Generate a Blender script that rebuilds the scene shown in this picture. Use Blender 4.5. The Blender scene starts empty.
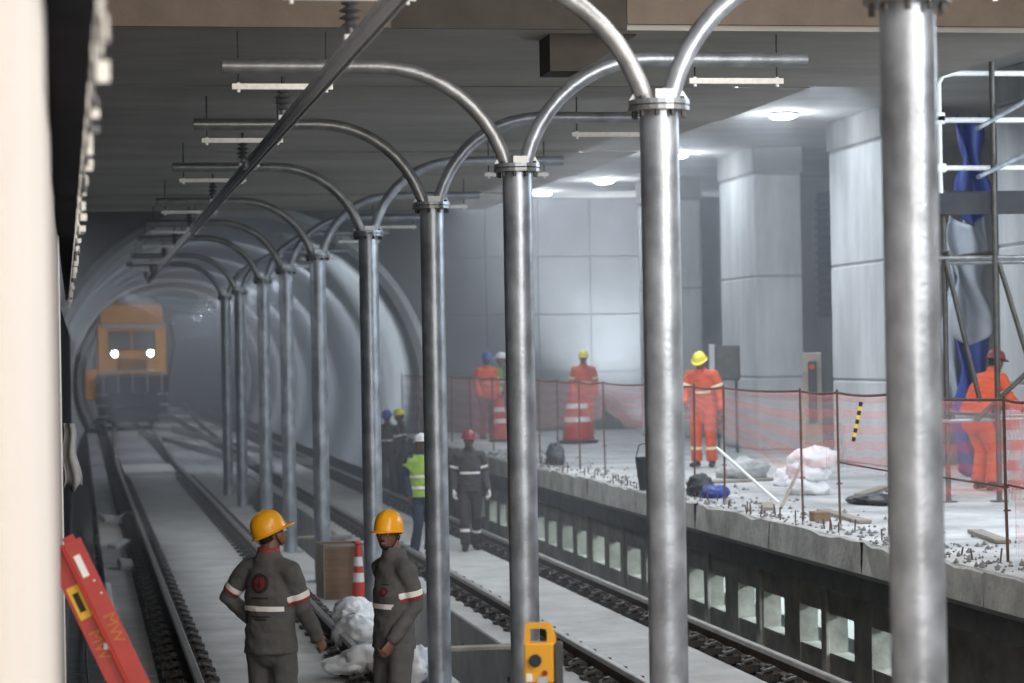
import bpy, bmesh, math, random
from mathutils import Vector, Matrix, noise
R = math.radians
random.seed(7)
sc = bpy.context.scene
col = sc.collection

# ------------------------------------------------------------------ camera
F = 2400.0                       # focal length in pixels of the 1024 px wide frame
CH = 2.95                        # eye height above the track slab
YAW, PITCH, ROLL = math.atan(434 / F), math.atan(11.9 / F), 0.0175
cd = bpy.data.cameras.new('camera'); cam = bpy.data.objects.new('camera', cd); col.objects.link(cam)
cd.sensor_width = 36; cd.lens = F / 1024 * 36; cd.clip_start = .1; cd.clip_end = 400
fw = Vector((math.sin(YAW) * math.cos(PITCH), math.cos(YAW) * math.cos(PITCH), math.sin(PITCH)))
rt = fw.cross(Vector((0, 0, 1))).normalized(); up = rt.cross(fw)
rt2 = rt * math.cos(ROLL) - up * math.sin(ROLL); up2 = up * math.cos(ROLL) + rt * math.sin(ROLL)
cam.matrix_world = Matrix.Translation((0, 0, CH)) @ Matrix((rt2, up2, -fw)).transposed().to_4x4()
cd.dof.use_dof = True; cd.dof.focus_distance = 18.5; cd.dof.aperture_fstop = 2.5
sc.camera = cam
CY, SY = math.cos(YAW), math.sin(YAW)
def hor(x): return 361 - .0175 * (x - 78)
def P(x, s):                     # a picture column and a scale (pixels per metre) give a spot on plan
    X = (x - 78) / s * CY
    return X, (F / s - X * SY) / CY
def PZ(x, y, s): return CH - (y - hor(x)) / s

# ------------------------------------------------------------------ world, lights, exposure
w = bpy.data.worlds.new('world'); sc.world = w; w.use_nodes = True
w.node_tree.nodes['Background'].inputs[0].default_value = (.62, .68, .75, 1)
w.node_tree.nodes['Background'].inputs[1].default_value = .10
sc.view_settings.view_transform = 'Standard'; sc.view_settings.look = 'None'
sc.view_settings.gamma = 1; sc.view_settings.exposure = 0.0
def area(name, loc, target, size, power, color, sy=None, spread=180):
    l = bpy.data.lights.new(name, 'AREA'); l.energy = power; l.color = color; l.size = size
    if sy: l.shape = 'RECTANGLE'; l.size_y = sy
    l.spread = R(spread)
    o = bpy.data.objects.new(name, l); col.objects.link(o); o.location = loc
    z_ = (Vector(loc) - Vector(target)).normalized(); y_ = Vector((0, 1, 0)); y_ = (y_ - z_ * y_.dot(z_)).normalized()   # long side runs along the tracks
    o.rotation_euler = Matrix((y_.cross(z_), y_, z_)).transposed().to_euler()
    return o
def spot(name, loc, target, power, color, ang, blend=.6, rad=.15):
    l = bpy.data.lights.new(name, 'SPOT'); l.energy = power; l.color = color; l.spot_size = R(ang); l.spot_blend = blend; l.shadow_soft_size = rad
    o = bpy.data.objects.new(name, l); col.objects.link(o); o.location = loc
    o.rotation_euler = (Vector(target) - Vector(loc)).to_track_quat('-Z', 'Y').to_euler()
    return o
COOL = (.80, .90, 1.0); WARM = (1.0, .91, .82); NEUT = (1, .97, .93)
area('station_fill', (3.0, -5.5, 4.2), (5.0, 20, 2.2), 6.0, 760, WARM, 3.5)  # large unseen soft source added behind the camera as warm fill
area('screen_wall_fill', (6.5, 3.0, 5.6), (-.1, 6, 2.4), 2.0, 480, NEUT, 2.0)  # unseen source added to brighten the left screen wall
area('track_fill_near', (4.6, 11, 5.3), (4.2, 15, 0), 1.0, 240, NEUT, 6)  # unseen fill added over the near track bed
area('platform_light_near', (10.2, 21, 6.3), (10.2, 26, 2.5), .8, 430, COOL, 6)
area('platform_rim_light', (14.5, 22, 6.0), (4, 24, 2.5), .8, 450, COOL, 6)
for yl in (29.5, 33, 36.5): area('platform_light_mid', (9.6, yl, 6.3), (8.8, yl + 1.7, 1), .8, 130, COOL, 1.2)
for yl in (42, 47): area('platform_light_far', (9.0, yl, 6.3), (8.8, yl + 1.7, 1), .8, 80, COOL, 1.2)
area('slab_fill', (5.6, 27, 5.2), (8.0, 27, 0), .3, 340, (.9, .95, 1), 18, 140)  # added strip that brightens the slab, tilted out of the camera's sight
area('left_track_fill', (-.9, 33, 5.0), (1.8, 33, 0), .3, 190, (.92, .96, 1), 20, 125)  # added fill for the left track slab, hidden behind the screen wall
spot('wall_flood', (12.0, 51.0, 1.4), (12.2, 54, 4.7), 2600, COOL, 80, 1)
spot('tunnel_light_mouth', (.9, 55.5, 4.4), (7.5, 58.5, 3.6), 2600, COOL, 52, .8)
for yl in (64, 74, 84, 95, 108, 124, 142): area('tunnel_fill', (5.3, yl, 5.1), (4.0, yl + 4, 0), .5, 195, (.76, .84, 1), 1.0)  # added unseen sources brightening haze and train, tilted away from the camera
area('void_light', (8.8, 30, .78), (8.8, 30, -1), .5, 1000, (.86, 1, .97), 26)

# ------------------------------------------------------------------ materials
def mat(name, c, rough=.7, metal=0, var=.0, vscale=6, bump=0, bscale=30, c2=None, spec=.5, emit=0, stretch=None, alpha=None):
    m = bpy.data.materials.new(name); m.use_nodes = True
    nt = m.node_tree; b = nt.nodes['Principled BSDF']
    b.inputs['Base Color'].default_value = (*c, 1); b.inputs['Roughness'].default_value = rough
    b.inputs['Metallic'].default_value = metal; b.inputs['Specular IOR Level'].default_value = spec
    if emit:
        b.inputs['Emission Color'].default_value = (*c, 1); b.inputs['Emission Strength'].default_value = emit
    if var or bump or c2:
        tc = nt.nodes.new('ShaderNodeTexCoord'); mp = nt.nodes.new('ShaderNodeMapping')
        nt.links.new(tc.outputs['Object'], mp.inputs[0])
        if stretch: mp.inputs['Scale'].default_value = stretch
    if var or c2:
        n = nt.nodes.new('ShaderNodeTexNoise'); n.inputs['Scale'].default_value = vscale; n.inputs['Detail'].default_value = 6; n.inputs['Roughness'].default_value = .65
        nt.links.new(mp.outputs[0], n.inputs['Vector'])
        r = nt.nodes.new('ShaderNodeValToRGB'); nt.links.new(n.outputs[0], r.inputs[0])
        a = c2 if c2 else tuple(v * (1 - var) for v in c)
        z = c if c2 else tuple(min(1, v * (1 + var)) for v in c)
        r.color_ramp.elements[0].position = .32; r.color_ramp.elements[1].position = .68
        r.color_ramp.elements[0].color = (*a, 1); r.color_ramp.elements[1].color = (*z, 1)
        nt.links.new(r.outputs[0], b.inputs['Base Color'])
    if bump:
        n2 = nt.nodes.new('ShaderNodeTexNoise'); n2.inputs['Scale'].default_value = bscale; n2.inputs['Detail'].default_value = 5
        nt.links.new(mp.outputs[0], n2.inputs['Vector'])
        bp = nt.nodes.new('ShaderNodeBump'); bp.inputs['Strength'].default_value = bump; bp.inputs['Distance'].default_value = .02
        nt.links.new(n2.outputs[0], bp.inputs['Height']); nt.links.new(bp.outputs[0], b.inputs['Normal'])
    return m
M = {}
M['slab'] = mat('slab concrete', (.42, .415, .405), .85, var=.22, vscale=1.3, bump=.3, bscale=14)
M['platform'] = mat('platform screed', (.44, .44, .44), .85, var=.35, vscale=1.1, bump=.5, bscale=9)
M['conc'] = mat('formed concrete', (.27, .27, .262), .85, var=.25, vscale=1.6, bump=.25, bscale=10, stretch=(1, 1, .35))
M['fascia'] = mat('edge concrete', (.33, .325, .305), .9, var=.35, vscale=2.2, bump=.5, bscale=12)
M['ceil'] = mat('ceiling concrete', (.43, .42, .39), .85, var=.22, vscale=.9, bump=.25, bscale=8, stretch=(.35, 1, 1))
M['beam'] = mat('beam concrete', (.20, .158, .126), .85, var=.14, vscale=3, bump=.25, bscale=14)
M['pillar'] = mat('pillar concrete', (.47, .48, .49), .8, var=.22, vscale=1.6, bump=.2, bscale=8, stretch=(1, 1, .3))
M['panel'] = mat('wall panel concrete', (.17, .174, .18), .8, var=.15, vscale=1.2, bump=.2, bscale=8)
M['lining'] = mat('tunnel lining', (.50, .52, .54), .7, var=.12, vscale=.8)
M['dark'] = mat('dark ballast', (.045, .043, .04), .9, var=.5, vscale=20, bump=.8, bscale=40)
M['darkwall'] = mat('dark concrete', (.085, .088, .09), .85, var=.3, vscale=3)
M['railtop'] = mat('rail head steel', (.42, .40, .38), .38, .7, var=.2, vscale=5)
M['rail'] = mat('rust steel', (.085, .06, .045), .8, var=.4, vscale=12)
M['clip'] = mat('fastener iron', (.05, .045, .042), .55, .4, var=.5, vscale=30)
M['clip_glint'] = mat('spring clip highlight', (.13, .125, .12), .45, .6)  # paler spring tone stands in for metal highlights on the fasteners
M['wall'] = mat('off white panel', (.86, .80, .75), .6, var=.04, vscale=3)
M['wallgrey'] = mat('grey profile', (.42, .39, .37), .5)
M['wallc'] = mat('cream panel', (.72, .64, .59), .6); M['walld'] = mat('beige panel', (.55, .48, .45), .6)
M['reflyel'] = mat('yellow reflective tape', (.86, .80, .48), .4)
M['black'] = mat('black plastic', (.02, .02, .022), .5)
M['gasket'] = mat('dark header', (.012, .014, .018), .9, var=.3, vscale=4, spec=.1)
M['white'] = mat('white paint', (.86, .86, .84), .45)
M['whitest'] = mat('galvanised strut', (.80, .79, .75), .4, .2, var=.12, vscale=30)
M['ceramic'] = mat('insulator', (.12, .12, .13), .35)
M['alum'] = mat('aluminium', (.70, .73, .77), .5, 0, var=.08, vscale=3)
M['pipewhite'] = mat('white scaffold tube', (.88, .89, .88), .45)
M['pipedark'] = mat('grey scaffold tube', (.075, .07, .062), .5, .5, var=.3, vscale=8)
M['rebar'] = mat('rusty rebar', (.11, .065, .05), .8, var=.3, vscale=30)
M['wood'] = mat('plywood', (.22, .14, .085), .8, var=.25, vscale=3, stretch=(1, 1, 6))
M['wooddk'] = mat('grey timber', (.28, .25, .21), .85, var=.25, vscale=5)
M['orange'] = mat('orange cloth', (.66, .085, .025), .75, var=.12, vscale=8)
M['red'] = mat('red plastic', (.58, .05, .03), .5)
M['ladder'] = mat('red fibreglass', (.44, .035, .025), .45, var=.1, vscale=8)
M['yel'] = mat('yellow plastic', (.70, .34, .02), .35)
M['helm'] = mat('orange yellow shell', (.90, .40, .012), .32)
M['helmy'] = mat('yellow shell', (.85, .72, .05), .4)
M['helmb'] = mat('blue shell', (.03, .10, .40), .4)
M['helmr'] = mat('dark red shell', (.22, .03, .035), .4)
M['helmw'] = mat('white shell', (.75, .75, .75), .4)
M['grey'] = mat('grey workwear', (.098, .096, .094), .9, var=.10, vscale=9, bump=.15, bscale=60)
M['greyd'] = mat('dark workwear', (.060, .052, .055), .9, var=.15, vscale=9)
M['navy'] = mat('navy cloth', (.03, .04, .07), .9)
M['lime'] = mat('lime vest', (.34, .52, .08), .7)
M['refl'] = mat('reflective tape', (.86, .84, .80), .4)
M['reflr'] = mat('red tape edge', (.26, .035, .025), .6)
M['skin'] = mat('brown skin', (.19, .09, .058), .55, var=.1, vscale=20)
M['lips'] = mat('lip skin', (.24, .10, .085), .5)
M['eye'] = mat('eye', (.55, .52, .48), .3)
M['hair'] = mat('black hair', (.012, .010, .010), .8)
M['boot'] = mat('black boot', (.02, .019, .018), .6)
M['logor'] = mat('dark red print', (.24, .022, .02), .8)
M['logod'] = mat('dark print', (.03, .022, .022), .8)
M['bag'] = mat('white woven bag', (.84, .85, .88), .5, var=.1, vscale=9, bump=.4, bscale=14)
M['film'] = mat('grey sheet', (.42, .42, .42), .6, var=.2, vscale=8)
M['tarpb'] = mat('blue tarpaulin', (.02, .045, .24), .5, var=.3, vscale=2)
M['tarpg'] = mat('grey tarpaulin', (.34, .37, .42), .6, var=.2, vscale=2)
M['cab'] = mat('dark grey cabinet', (.05, .053, .058), .5)
M['loco'] = mat('locomotive orange', (.88, .38, .04), .55, var=.12, vscale=2)
M['locod'] = mat('locomotive underframe', (.022, .023, .027), .7, var=.3, vscale=4)
M['glass'] = mat('dark window glass', (.03, .045, .07), .1)
M['lampw'] = mat('lamp glow', (.92, .96, 1), emit=30)
M['headl'] = mat('headlight glow', (.9, .95, 1), emit=60)
M['rubble'] = mat('rubble', (.20, .19, .18), .9, var=.4, vscale=9)
M['cable'] = mat('cable', (.03, .03, .03), .6)
M['tapey'] = mat('yellow tape', (.75, .58, .08), .6)
M['lime2'] = mat('label yellow', (.80, .50, .03), .6)
M['mw'] = mat('ochre lettering', (.55, .19, .03), .6)
M['goggles'] = mat('goggles lens', (.45, .47, .5), .15)
M['netp'] = None
# galvanised posts: spangle, helical scuffs, dull patches
def galv(name, base):
    m = mat(name, base, .42, .62, bump=.10, bscale=45)
    nt = m.node_tree; b = nt.nodes['Principled BSDF']
    tc = nt.nodes.new('ShaderNodeTexCoord')
    n = nt.nodes.new('ShaderNodeTexNoise'); n.inputs['Scale'].default_value = 7; n.inputs['Detail'].default_value = 8
    mp = nt.nodes.new('ShaderNodeMapping'); mp.inputs['Rotation'].default_value = (0, R(30), 0); mp.inputs['Scale'].default_value = (1, 1, .8)
    nt.links.new(tc.outputs['Object'], mp.inputs[0]); nt.links.new(mp.outputs[0], n.inputs['Vector'])
    r = nt.nodes.new('ShaderNodeValToRGB'); r.color_ramp.elements[0].position = .35; r.color_ramp.elements[1].position = .7
    r.color_ramp.elements[0].color = (*[v * .72 for v in base], 1); r.color_ramp.elements[1].color = (*[min(1, v * 1.25) for v in base], 1)
    nt.links.new(n.outputs[0], r.inputs[0]); nt.links.new(r.outputs[0], b.inputs['Base Color'])
    ns = nt.nodes.new('ShaderNodeTexNoise'); ns.inputs['Scale'].default_value = 5; ns.inputs['Detail'].default_value = 3
    ms = nt.nodes.new('ShaderNodeMapping'); ms.inputs['Rotation'].default_value = (0, R(-38), 0); ms.inputs['Scale'].default_value = (.6, .6, 3.0)
    nt.links.new(tc.outputs['Object'], ms.inputs[0]); nt.links.new(ms.outputs[0], ns.inputs['Vector'])
    bp0 = [q for q in nt.nodes if q.bl_idname == 'ShaderNodeBump'][0]
    b2 = nt.nodes.new('ShaderNodeBump'); b2.inputs['Strength'].default_value = .12; b2.inputs['Distance'].default_value = .02
    nt.links.new(ns.outputs[0], b2.inputs['Height']); nt.links.new(bp0.outputs[0], b2.inputs['Normal']); nt.links.new(b2.outputs[0], b.inputs['Normal'])
    r2 = nt.nodes.new('ShaderNodeMapRange'); r2.inputs['To Min'].default_value = .30; r2.inputs['To Max'].default_value = .50
    nt.links.new(n.outputs[0], r2.inputs['Value']); nt.links.new(r2.outputs[0], b.inputs['Roughness'])
    return m
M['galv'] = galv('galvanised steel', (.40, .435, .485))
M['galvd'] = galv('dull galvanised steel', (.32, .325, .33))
def net_mat():
    m = bpy.data.materials.new('pink barrier netting'); m.use_nodes = True; nt = m.node_tree
    b = nt.nodes['Principled BSDF']; out = nt.nodes['Material Output']; b.inputs['Roughness'].default_value = .8
    uv = nt.nodes.new('ShaderNodeUVMap'); sep = nt.nodes.new('ShaderNodeSeparateXYZ'); nt.links.new(uv.outputs[0], sep.inputs[0])
    mul = nt.nodes.new('ShaderNodeMath'); mul.operation = 'MULTIPLY'; mul.inputs[1].default_value = 5.0; nt.links.new(sep.outputs[1], mul.inputs[0])
    fr = nt.nodes.new('ShaderNodeMath'); fr.operation = 'FRACT'; nt.links.new(mul.outputs[0], fr.inputs[0])
    gt = nt.nodes.new('ShaderNodeMath'); gt.operation = 'GREATER_THAN'; gt.inputs[1].default_value = .5; nt.links.new(fr.outputs[0], gt.inputs[0])
    mc = nt.nodes.new('ShaderNodeMix'); mc.data_type = 'RGBA'
    mc.inputs[6].default_value = (.95, .74, .74, 1); mc.inputs[7].default_value = (.95, .36, .33, 1)
    nt.links.new(gt.outputs[0], mc.inputs[0]); nt.links.new(mc.outputs[2], b.inputs['Base Color'])
    ma = nt.nodes.new('ShaderNodeMapRange'); ma.inputs['To Min'].default_value = .14; ma.inputs['To Max'].default_value = .28
    nt.links.new(gt.outputs[0], ma.inputs['Value'])
    tr = nt.nodes.new('ShaderNodeBsdfTransparent'); mx = nt.nodes.new('ShaderNodeMixShader')
    tl = nt.nodes.new('ShaderNodeBsdfTranslucent'); m2 = nt.nodes.new('ShaderNodeMixShader'); nt.links.new(mc.outputs[2], tl.inputs[0])
    nt.links.new(b.outputs[0], m2.inputs[1]); nt.links.new(tl.outputs[0], m2.inputs[2])
    nt.links.new(ma.outputs[0], mx.inputs[0]); nt.links.new(tr.outputs[0], mx.inputs[1]); nt.links.new(m2.outputs[0], mx.inputs[2])
    nt.links.new(mx.outputs[0], out.inputs['Surface'])
    return m
M['net'] = net_mat()

# ------------------------------------------------------------------ mesh helpers
def tag(o, label=None, cat=None, group=None, kind=None):
    if label: o['label'] = label
    if cat: o['category'] = cat
    if group: o['group'] = group
    if kind: o['kind'] = kind
    return o
def link(name, me, m=None, parent=None, loc=None, rz=0):
    o = bpy.data.objects.new(name, me); col.objects.link(o)
    if m is not None and me is not None and len(me.materials) == 0: me.materials.append(M[m] if isinstance(m, str) else m)
    if parent: o.parent = parent
    if loc: o.location = loc
    if rz: o.rotation_euler = (0, 0, rz)
    return o
def empty(name, loc=(0, 0, 0), rz=0, **k):
    return tag(link(name, None, loc=loc, rz=rz), **k)
def copy_tree(o, parent=None):
    c = o.copy(); col.objects.link(c); c.parent = parent
    for ch in list(o.children): copy_tree(ch, c)
    return c
class MB:
    def __init__(s): s.v = []; s.f = []
    def add(s, vs, fs):
        k = len(s.v); s.v += [tuple(v) for v in vs]; s.f += [tuple(i + k for i in f) for f in fs]; return s
    def box(s, x0, x1, y0, y1, z0, z1, T=None):
        vs = [Vector((x, y, z)) for z in (z0, z1) for y in (y0, y1) for x in (x0, x1)]
        if T is not None: vs = [T @ v for v in vs]
        return s.add(vs, [(0, 2, 3, 1), (4, 5, 7, 6), (0, 1, 5, 4), (2, 6, 7, 3), (0, 4, 6, 2), (1, 3, 7, 5)])
    def beam(s, a, b, wx, wz, roll=0):     # rectangular bar between two points
        a = Vector(a); b = Vector(b); d = b - a; L = d.length
        T = Matrix.Translation(a) @ d.to_track_quat('Y', 'Z').to_matrix().to_4x4() @ Matrix.Rotation(roll, 4, 'Y')
        return s.box(-wx / 2, wx / 2, 0, L, -wz / 2, wz / 2, T)
    def tube(s, pts, rad, n=10, side=None, cap=True, round_=False):
        pts = [Vector(p) for p in pts]
        if not isinstance(rad, (list, tuple)): rad = [rad] * len(pts)
        rad = [r if isinstance(r, (tuple, list)) else (r, r) for r in rad]
        if round_:      # hemispherical ends
            d0 = (pts[0] - pts[1]).normalized(); d1 = (pts[-1] - pts[-2]).normalized()
            a, b = rad[0], rad[-1]; p0, p1 = pts[0], pts[-1]
            ks = (.95, .75, .45)
            pre = [(p0 + d0 * k * min(a), (a[0] * math.sqrt(1 - k * k), a[1] * math.sqrt(1 - k * k))) for k in ks]
            post = [(p1 + d1 * k * min(b), (b[0] * math.sqrt(1 - k * k), b[1] * math.sqrt(1 - k * k))) for k in reversed(ks)]
            pts = [p for p, _ in pre] + pts + [p for p, _ in post]; rad = [r for _, r in pre] + rad + [r for _, r in post]
        nn = len(pts); ring = []
        t0 = (pts[1] - pts[0]).normalized()
        u = Vector(side) if side is not None else (Vector((0, 0, 1)) if abs(t0.z) < .9 else Vector((1, 0, 0)))
        u = (u - t0 * u.dot(t0)).normalized()
        for i, p in enumerate(pts):
            t = ((pts[min(i + 1, nn - 1)] - pts[max(i - 1, 0)])).normalized()
            u = (u - t * u.dot(t)).normalized(); v = t.cross(u)
            ring.append([p + u * math.cos(2 * math.pi * j / n) * rad[i][0] + v * math.sin(2 * math.pi * j / n) * rad[i][1] for j in range(n)])
        vs = [q for r_ in ring for q in r_]; fs = []
        for i in range(nn - 1):
            for j in range(n):
                fs.append((i * n + j, i * n + (j + 1) % n, (i + 1) * n + (j + 1) % n, (i + 1) * n + j))
        if cap: fs += [tuple(reversed(range(n))), tuple(range((nn - 1) * n, nn * n))]
        return s.add(vs, fs)
    def cyl(s, a, b, r, r2=None, n=14): return s.tube([a, b], [r, r if r2 is None else r2], n)
    def lathe(s, prof, o=(0, 0, 0), n=20, sx=1, sy=1):
        vs = []; fs = []; k = len(prof)
        for j in range(n):
            a = 2 * math.pi * j / n
            vs += [(o[0] + r * math.cos(a) * sx, o[1] + r * math.sin(a) * sy, o[2] + z) for r, z in prof]
        for j in range(n):
            j2 = (j + 1) % n
            for i in range(k - 1): fs.append((j * k + i, j2 * k + i, j2 * k + i + 1, j * k + i + 1))
        fs.append(tuple(j * k for j in reversed(range(n)))); fs.append(tuple(j * k + k - 1 for j in range(n)))
        return s.add(vs, fs)
    def ell(s, c, r, n=14, T=None):
        vs = []; fs = []; m = n // 2 + 1
        for i in range(m + 1):
            t = math.pi * min(max(i / m, .0), 1)
            for j in range(n):
                a = 2 * math.pi * j / n
                p = Vector((r[0] * math.sin(t) * math.cos(a), r[1] * math.sin(t) * math.sin(a), r[2] * math.cos(t)))
                if i in (0, m): p = Vector((.001 * math.cos(a), .001 * math.sin(a), r[2] * math.cos(t)))
                p += Vector(c); vs.append(T @ p if T is not None else p)
        for i in range(m):
            for j in range(n): fs.append((i * n + j, (i + 1) * n + j, (i + 1) * n + (j + 1) % n, i * n + (j + 1) % n))
        fs.append(tuple(range(n))); fs.append(tuple(reversed(range(m * n, (m + 1) * n))))
        return s.add(vs, fs)
    def prism(s, poly, y0, y1, T=None):    # polygon in x,z extruded along y
        n = len(poly); vs = [Vector((p[0], y, p[1])) for y in (y0, y1) for p in poly]
        if T is not None: vs = [T @ v for v in vs]
        fs = [tuple(range(n)), tuple(reversed(range(n, 2 * n)))] + [(i, i + n, (i + 1) % n + n, (i + 1) % n) for i in range(n)]
        return s.add(vs, fs)
    def mesh(s, smooth=False, bevel=0):
        me = bpy.data.meshes.new('m'); me.from_pydata(s.v, [], s.f); 
        bm = bmesh.new(); bm.from_mesh(me)
        bmesh.ops.recalc_face_normals(bm, faces=bm.faces)
        if bevel: bmesh.ops.bevel(bm, geom=list(bm.edges), offset=bevel, segments=1, affect='EDGES', clamp_overlap=True)
        for f in bm.faces: f.smooth = bool(smooth)
        if smooth:
            for e in bm.edges:
                if len(e.link_faces) == 2 and e.calc_face_angle(0) > R(40): e.smooth = False
        bm.to_mesh(me); bm.free(); return me
    def build(s, name, m, parent=None, smooth=False, bevel=0, loc=None, rz=0, **k):
        return tag(link(name, s.mesh(smooth, bevel), m, parent, loc, rz), **k)
def voxel(mb, size, smooth=2, wr=0, wf=9):
    me = mb.mesh(); o = bpy.data.objects.new('tmp', me); col.objects.link(o)
    md = o.modifiers.new('r', 'REMESH'); md.mode = 'VOXEL'; md.voxel_size = size; md.use_smooth_shade = True
    if smooth:
        s2 = o.modifiers.new('s', 'SMOOTH'); s2.iterations = smooth; s2.factor = .5
    dg = bpy.context.evaluated_depsgraph_get(); dg.update()
    out = bpy.data.meshes.new_from_object(o.evaluated_get(dg))
    bpy.data.objects.remove(o)
    out.materials.clear()
    if wr:
        ns = [v.normal.copy() for v in out.vertices]
        for v, n in zip(out.vertices, ns):
            c = v.co
            a = noise.noise(Vector((c.x * wf, c.y * wf, c.z * wf * 1.9))) + .5 * noise.noise(Vector((c.x * wf * 2.3, c.y * wf * 2.3, c.z * wf * 3 + 5)))
            v.co = c + n * a * wr
    for p in out.polygons: p.use_smooth = True
    return out
def struct(mb, name, m, parent=None, **k):
    o = mb.build(name, m, parent, **k)
    if parent is None: o['kind'] = 'structure'
    return o
def share(name, me, parent, loc, rz=0):
    o = bpy.data.objects.new(name, me); col.objects.link(o); o.parent = parent; o.location = loc
    if rz: o.rotation_euler = (0, 0, rz)
    return o

# ------------------------------------------------------------------ setting
YE = 54.0                        # end wall
struct(MB().box(-2, 12, -6, 170, -1.3, -.9), 'floor_sub', 'dark').name = 'floor'
fl = bpy.data.objects['floor']
# left track slab, cast in 4.8 m lengths
for i in range(33):
    y0 = 4 + 4.8 * i
    MB().box(1.14, 2.42, y0 + .015, y0 + 4.785, -.4, 0 + .004 * (i % 2)).build('slab', 'slab', fl, bevel=.012)
    MB().box(.30, .70, y0 + .01, y0 + 4.79, -.5, -.07).build('slab', 'slab', fl, bevel=.015)
    MB().box(.70, 1.14, y0, y0 + 4.8, -.6, -.16).build('ballast_bed', 'dark', fl)
    MB().box(2.42, 2.72, y0, y0 + 4.8, -.6, -.10).build('ballast_bed', 'dark', fl)
    MB().box(2.72, 3.32, y0 + .01, y0 + 4.79, -.9, .02 - .003 * (i % 3)).build('slab', 'slab', fl, bevel=.015)
    MB().box(4.18, 4.46, y0 + .01, y0 + 4.79, -.9, .0).build('slab', 'slab', fl, bevel=.015)
    MB().box(4.46, 4.86, y0, y0 + 4.8, -.9, -.06).build('ballast_bed', 'dark', fl)
    MB().box(4.86, 5.95, y0 + .015, y0 + 4.785, -.4, .0 + .004 * (i % 2)).build('slab', 'slab', fl, bevel=.012)
    MB().box(5.95, 6.40, y0, y0 + 4.8, -.5, -.06).build('ballast_bed', 'dark', fl)
    if i < 11: MB().box(-.3, .20, y0 + .01, y0 + 4.79, -.5, -.02).build('slab', 'darkwall', fl, bevel=.012)
for i in range(11, 33):          # beyond the trench the middle is filled
    y0 = 4 + 4.8 * i
    MB().box(3.34, 4.16, y0 + .01, y0 + 4.79, -.9, -.01).build('slab', 'slab', fl, bevel=.015)
# platform slab with rough edge, fascia and haunch, cast in bays of 3 m
pf = empty('platform', (0, 0, 0), kind='structure')
y = 6.0; k = 0
while y < YE - .1:
    L = min(3.0, YE - y); ys = [y + .01 + (L - .02) * j / 10 for j in range(11)]
    mb = MB(); vs = []; fs = []
    top = [1.17 + random.uniform(-.035, .012) for _ in ys]; ex = [7.0 + random.uniform(-.012, .02) for _ in ys]
    if k % 3 == 1: top[6] -= .06; top[7] -= .05
    for j in range(11):
        vs += [(7.0, ys[j], .88), (ex[j], ys[j], top[j]), (7.07 + random.uniform(0, .05), ys[j], 1.17)]
    for j in range(10):
        a = j * 3; fs += [(a, a + 1, a + 4, a + 3), (a + 1, a + 2, a + 5, a + 4)]
    mb.add(vs, fs); mb.build('edge_fascia', 'fascia', pf)
    MB().add([(7.0, y, .88), (7.0, y + L, .88), (7.42, y + L, .58), (7.42, y, .58)], [(0, 1, 2, 3)]).build('haunch', 'conc', pf)
    MB().box(7.05, 15.4, y + .006, y + L - .006, 1.0, 1.168).build('deck_slab', 'platform', pf)
    y += 3.0; k += 1
MB().box(7.09, 7.4, 6, YE, .62, 1.0).build('fascia_backing', 'darkwall', pf)  # dark backing added behind the fascia so light does not show through gaps
# under-platform wall: piers, spandrels and openings
wl = empty('wall_under_platform', (0, 0, 0), kind='structure')
oy = [P(x, (x - 78) * CY / 7.42)[1] for x in (880, 836, 806, 769, 743, 712, 693)]
ys_ = sorted(oy); yy = ys_[-1] + 1.15
while yy < 50: ys_.append(yy); yy += 1.13
prev = 6.0
for i, c in enumerate(ys_):
    MB().box(7.42, 7.62, prev, c - .40, -.9, .60).build('pier', 'fascia', wl)
    MB().box(7.43, 7.62, c - .40, c + .40, .27, .60).build('spandrel', 'fascia', wl)
    MB().box(7.43, 7.62, c - .40, c + .40, -.9, -.13).build('sill_block', 'fascia', wl)
    if i % 2 == 0: MB().box(7.38, 7.42, c - .62, c - .46, -.9, .62).build('pilaster', 'fascia', wl, bevel=.008)
    prev = c + .40
MB().box(7.42, 7.62, prev, YE, -.9, .60).build('pier', 'fascia', wl)
struct(MB().box(10.0, 10.1, 6, YE, -.9, 1.0), 'wall_void_back', 'lining')
struct(MB().box(7.62, 10.0, 6, YE, -1.0, -.9), 'floor_void', 'slab')
# trench face of the right slab has tie holes
for yy_ in (19.5, 21.3, 23.6, 26.5):
    MB().cyl((4.165, yy_, -.3), (4.19, yy_, -.3), .025).build('tie_hole', 'black', fl)
# low ceiling over the tracks (segments, recessed joints and a notch) 
cl = empty('ceiling', (0, 0, 0), kind='structure')
def cs(x0, x1, y0, y1, z, m='ceil'): MB().box(x0, x1, y0, y1, z, 6.9).build('ceiling_bay', m, cl)
cs(-2, 7.3, 16.75, 20.3, 5.25)
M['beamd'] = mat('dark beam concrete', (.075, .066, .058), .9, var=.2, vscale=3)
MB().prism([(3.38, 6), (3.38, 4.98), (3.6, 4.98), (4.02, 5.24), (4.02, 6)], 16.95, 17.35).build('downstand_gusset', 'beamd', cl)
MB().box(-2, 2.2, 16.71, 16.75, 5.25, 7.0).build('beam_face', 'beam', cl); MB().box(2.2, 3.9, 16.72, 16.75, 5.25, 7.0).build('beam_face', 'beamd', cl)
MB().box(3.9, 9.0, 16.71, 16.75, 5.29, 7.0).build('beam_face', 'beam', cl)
MB().box(7.3, 9.0, 16.75, 17.4, 5.25, 7.0).build('beam_face', 'ceil', cl)
for y0, y1, z in ((20.38, 23.4, 5.25), (23.44, 27.0, 5.27), (27.04, 30.6, 5.25), (30.66, 34.2, 5.28), (34.26, 37.6, 5.25)): cs(-2, 6.4, y0, y1, z)
cs(-2, 6.4, 20.3, 37.6, 5.36)
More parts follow.
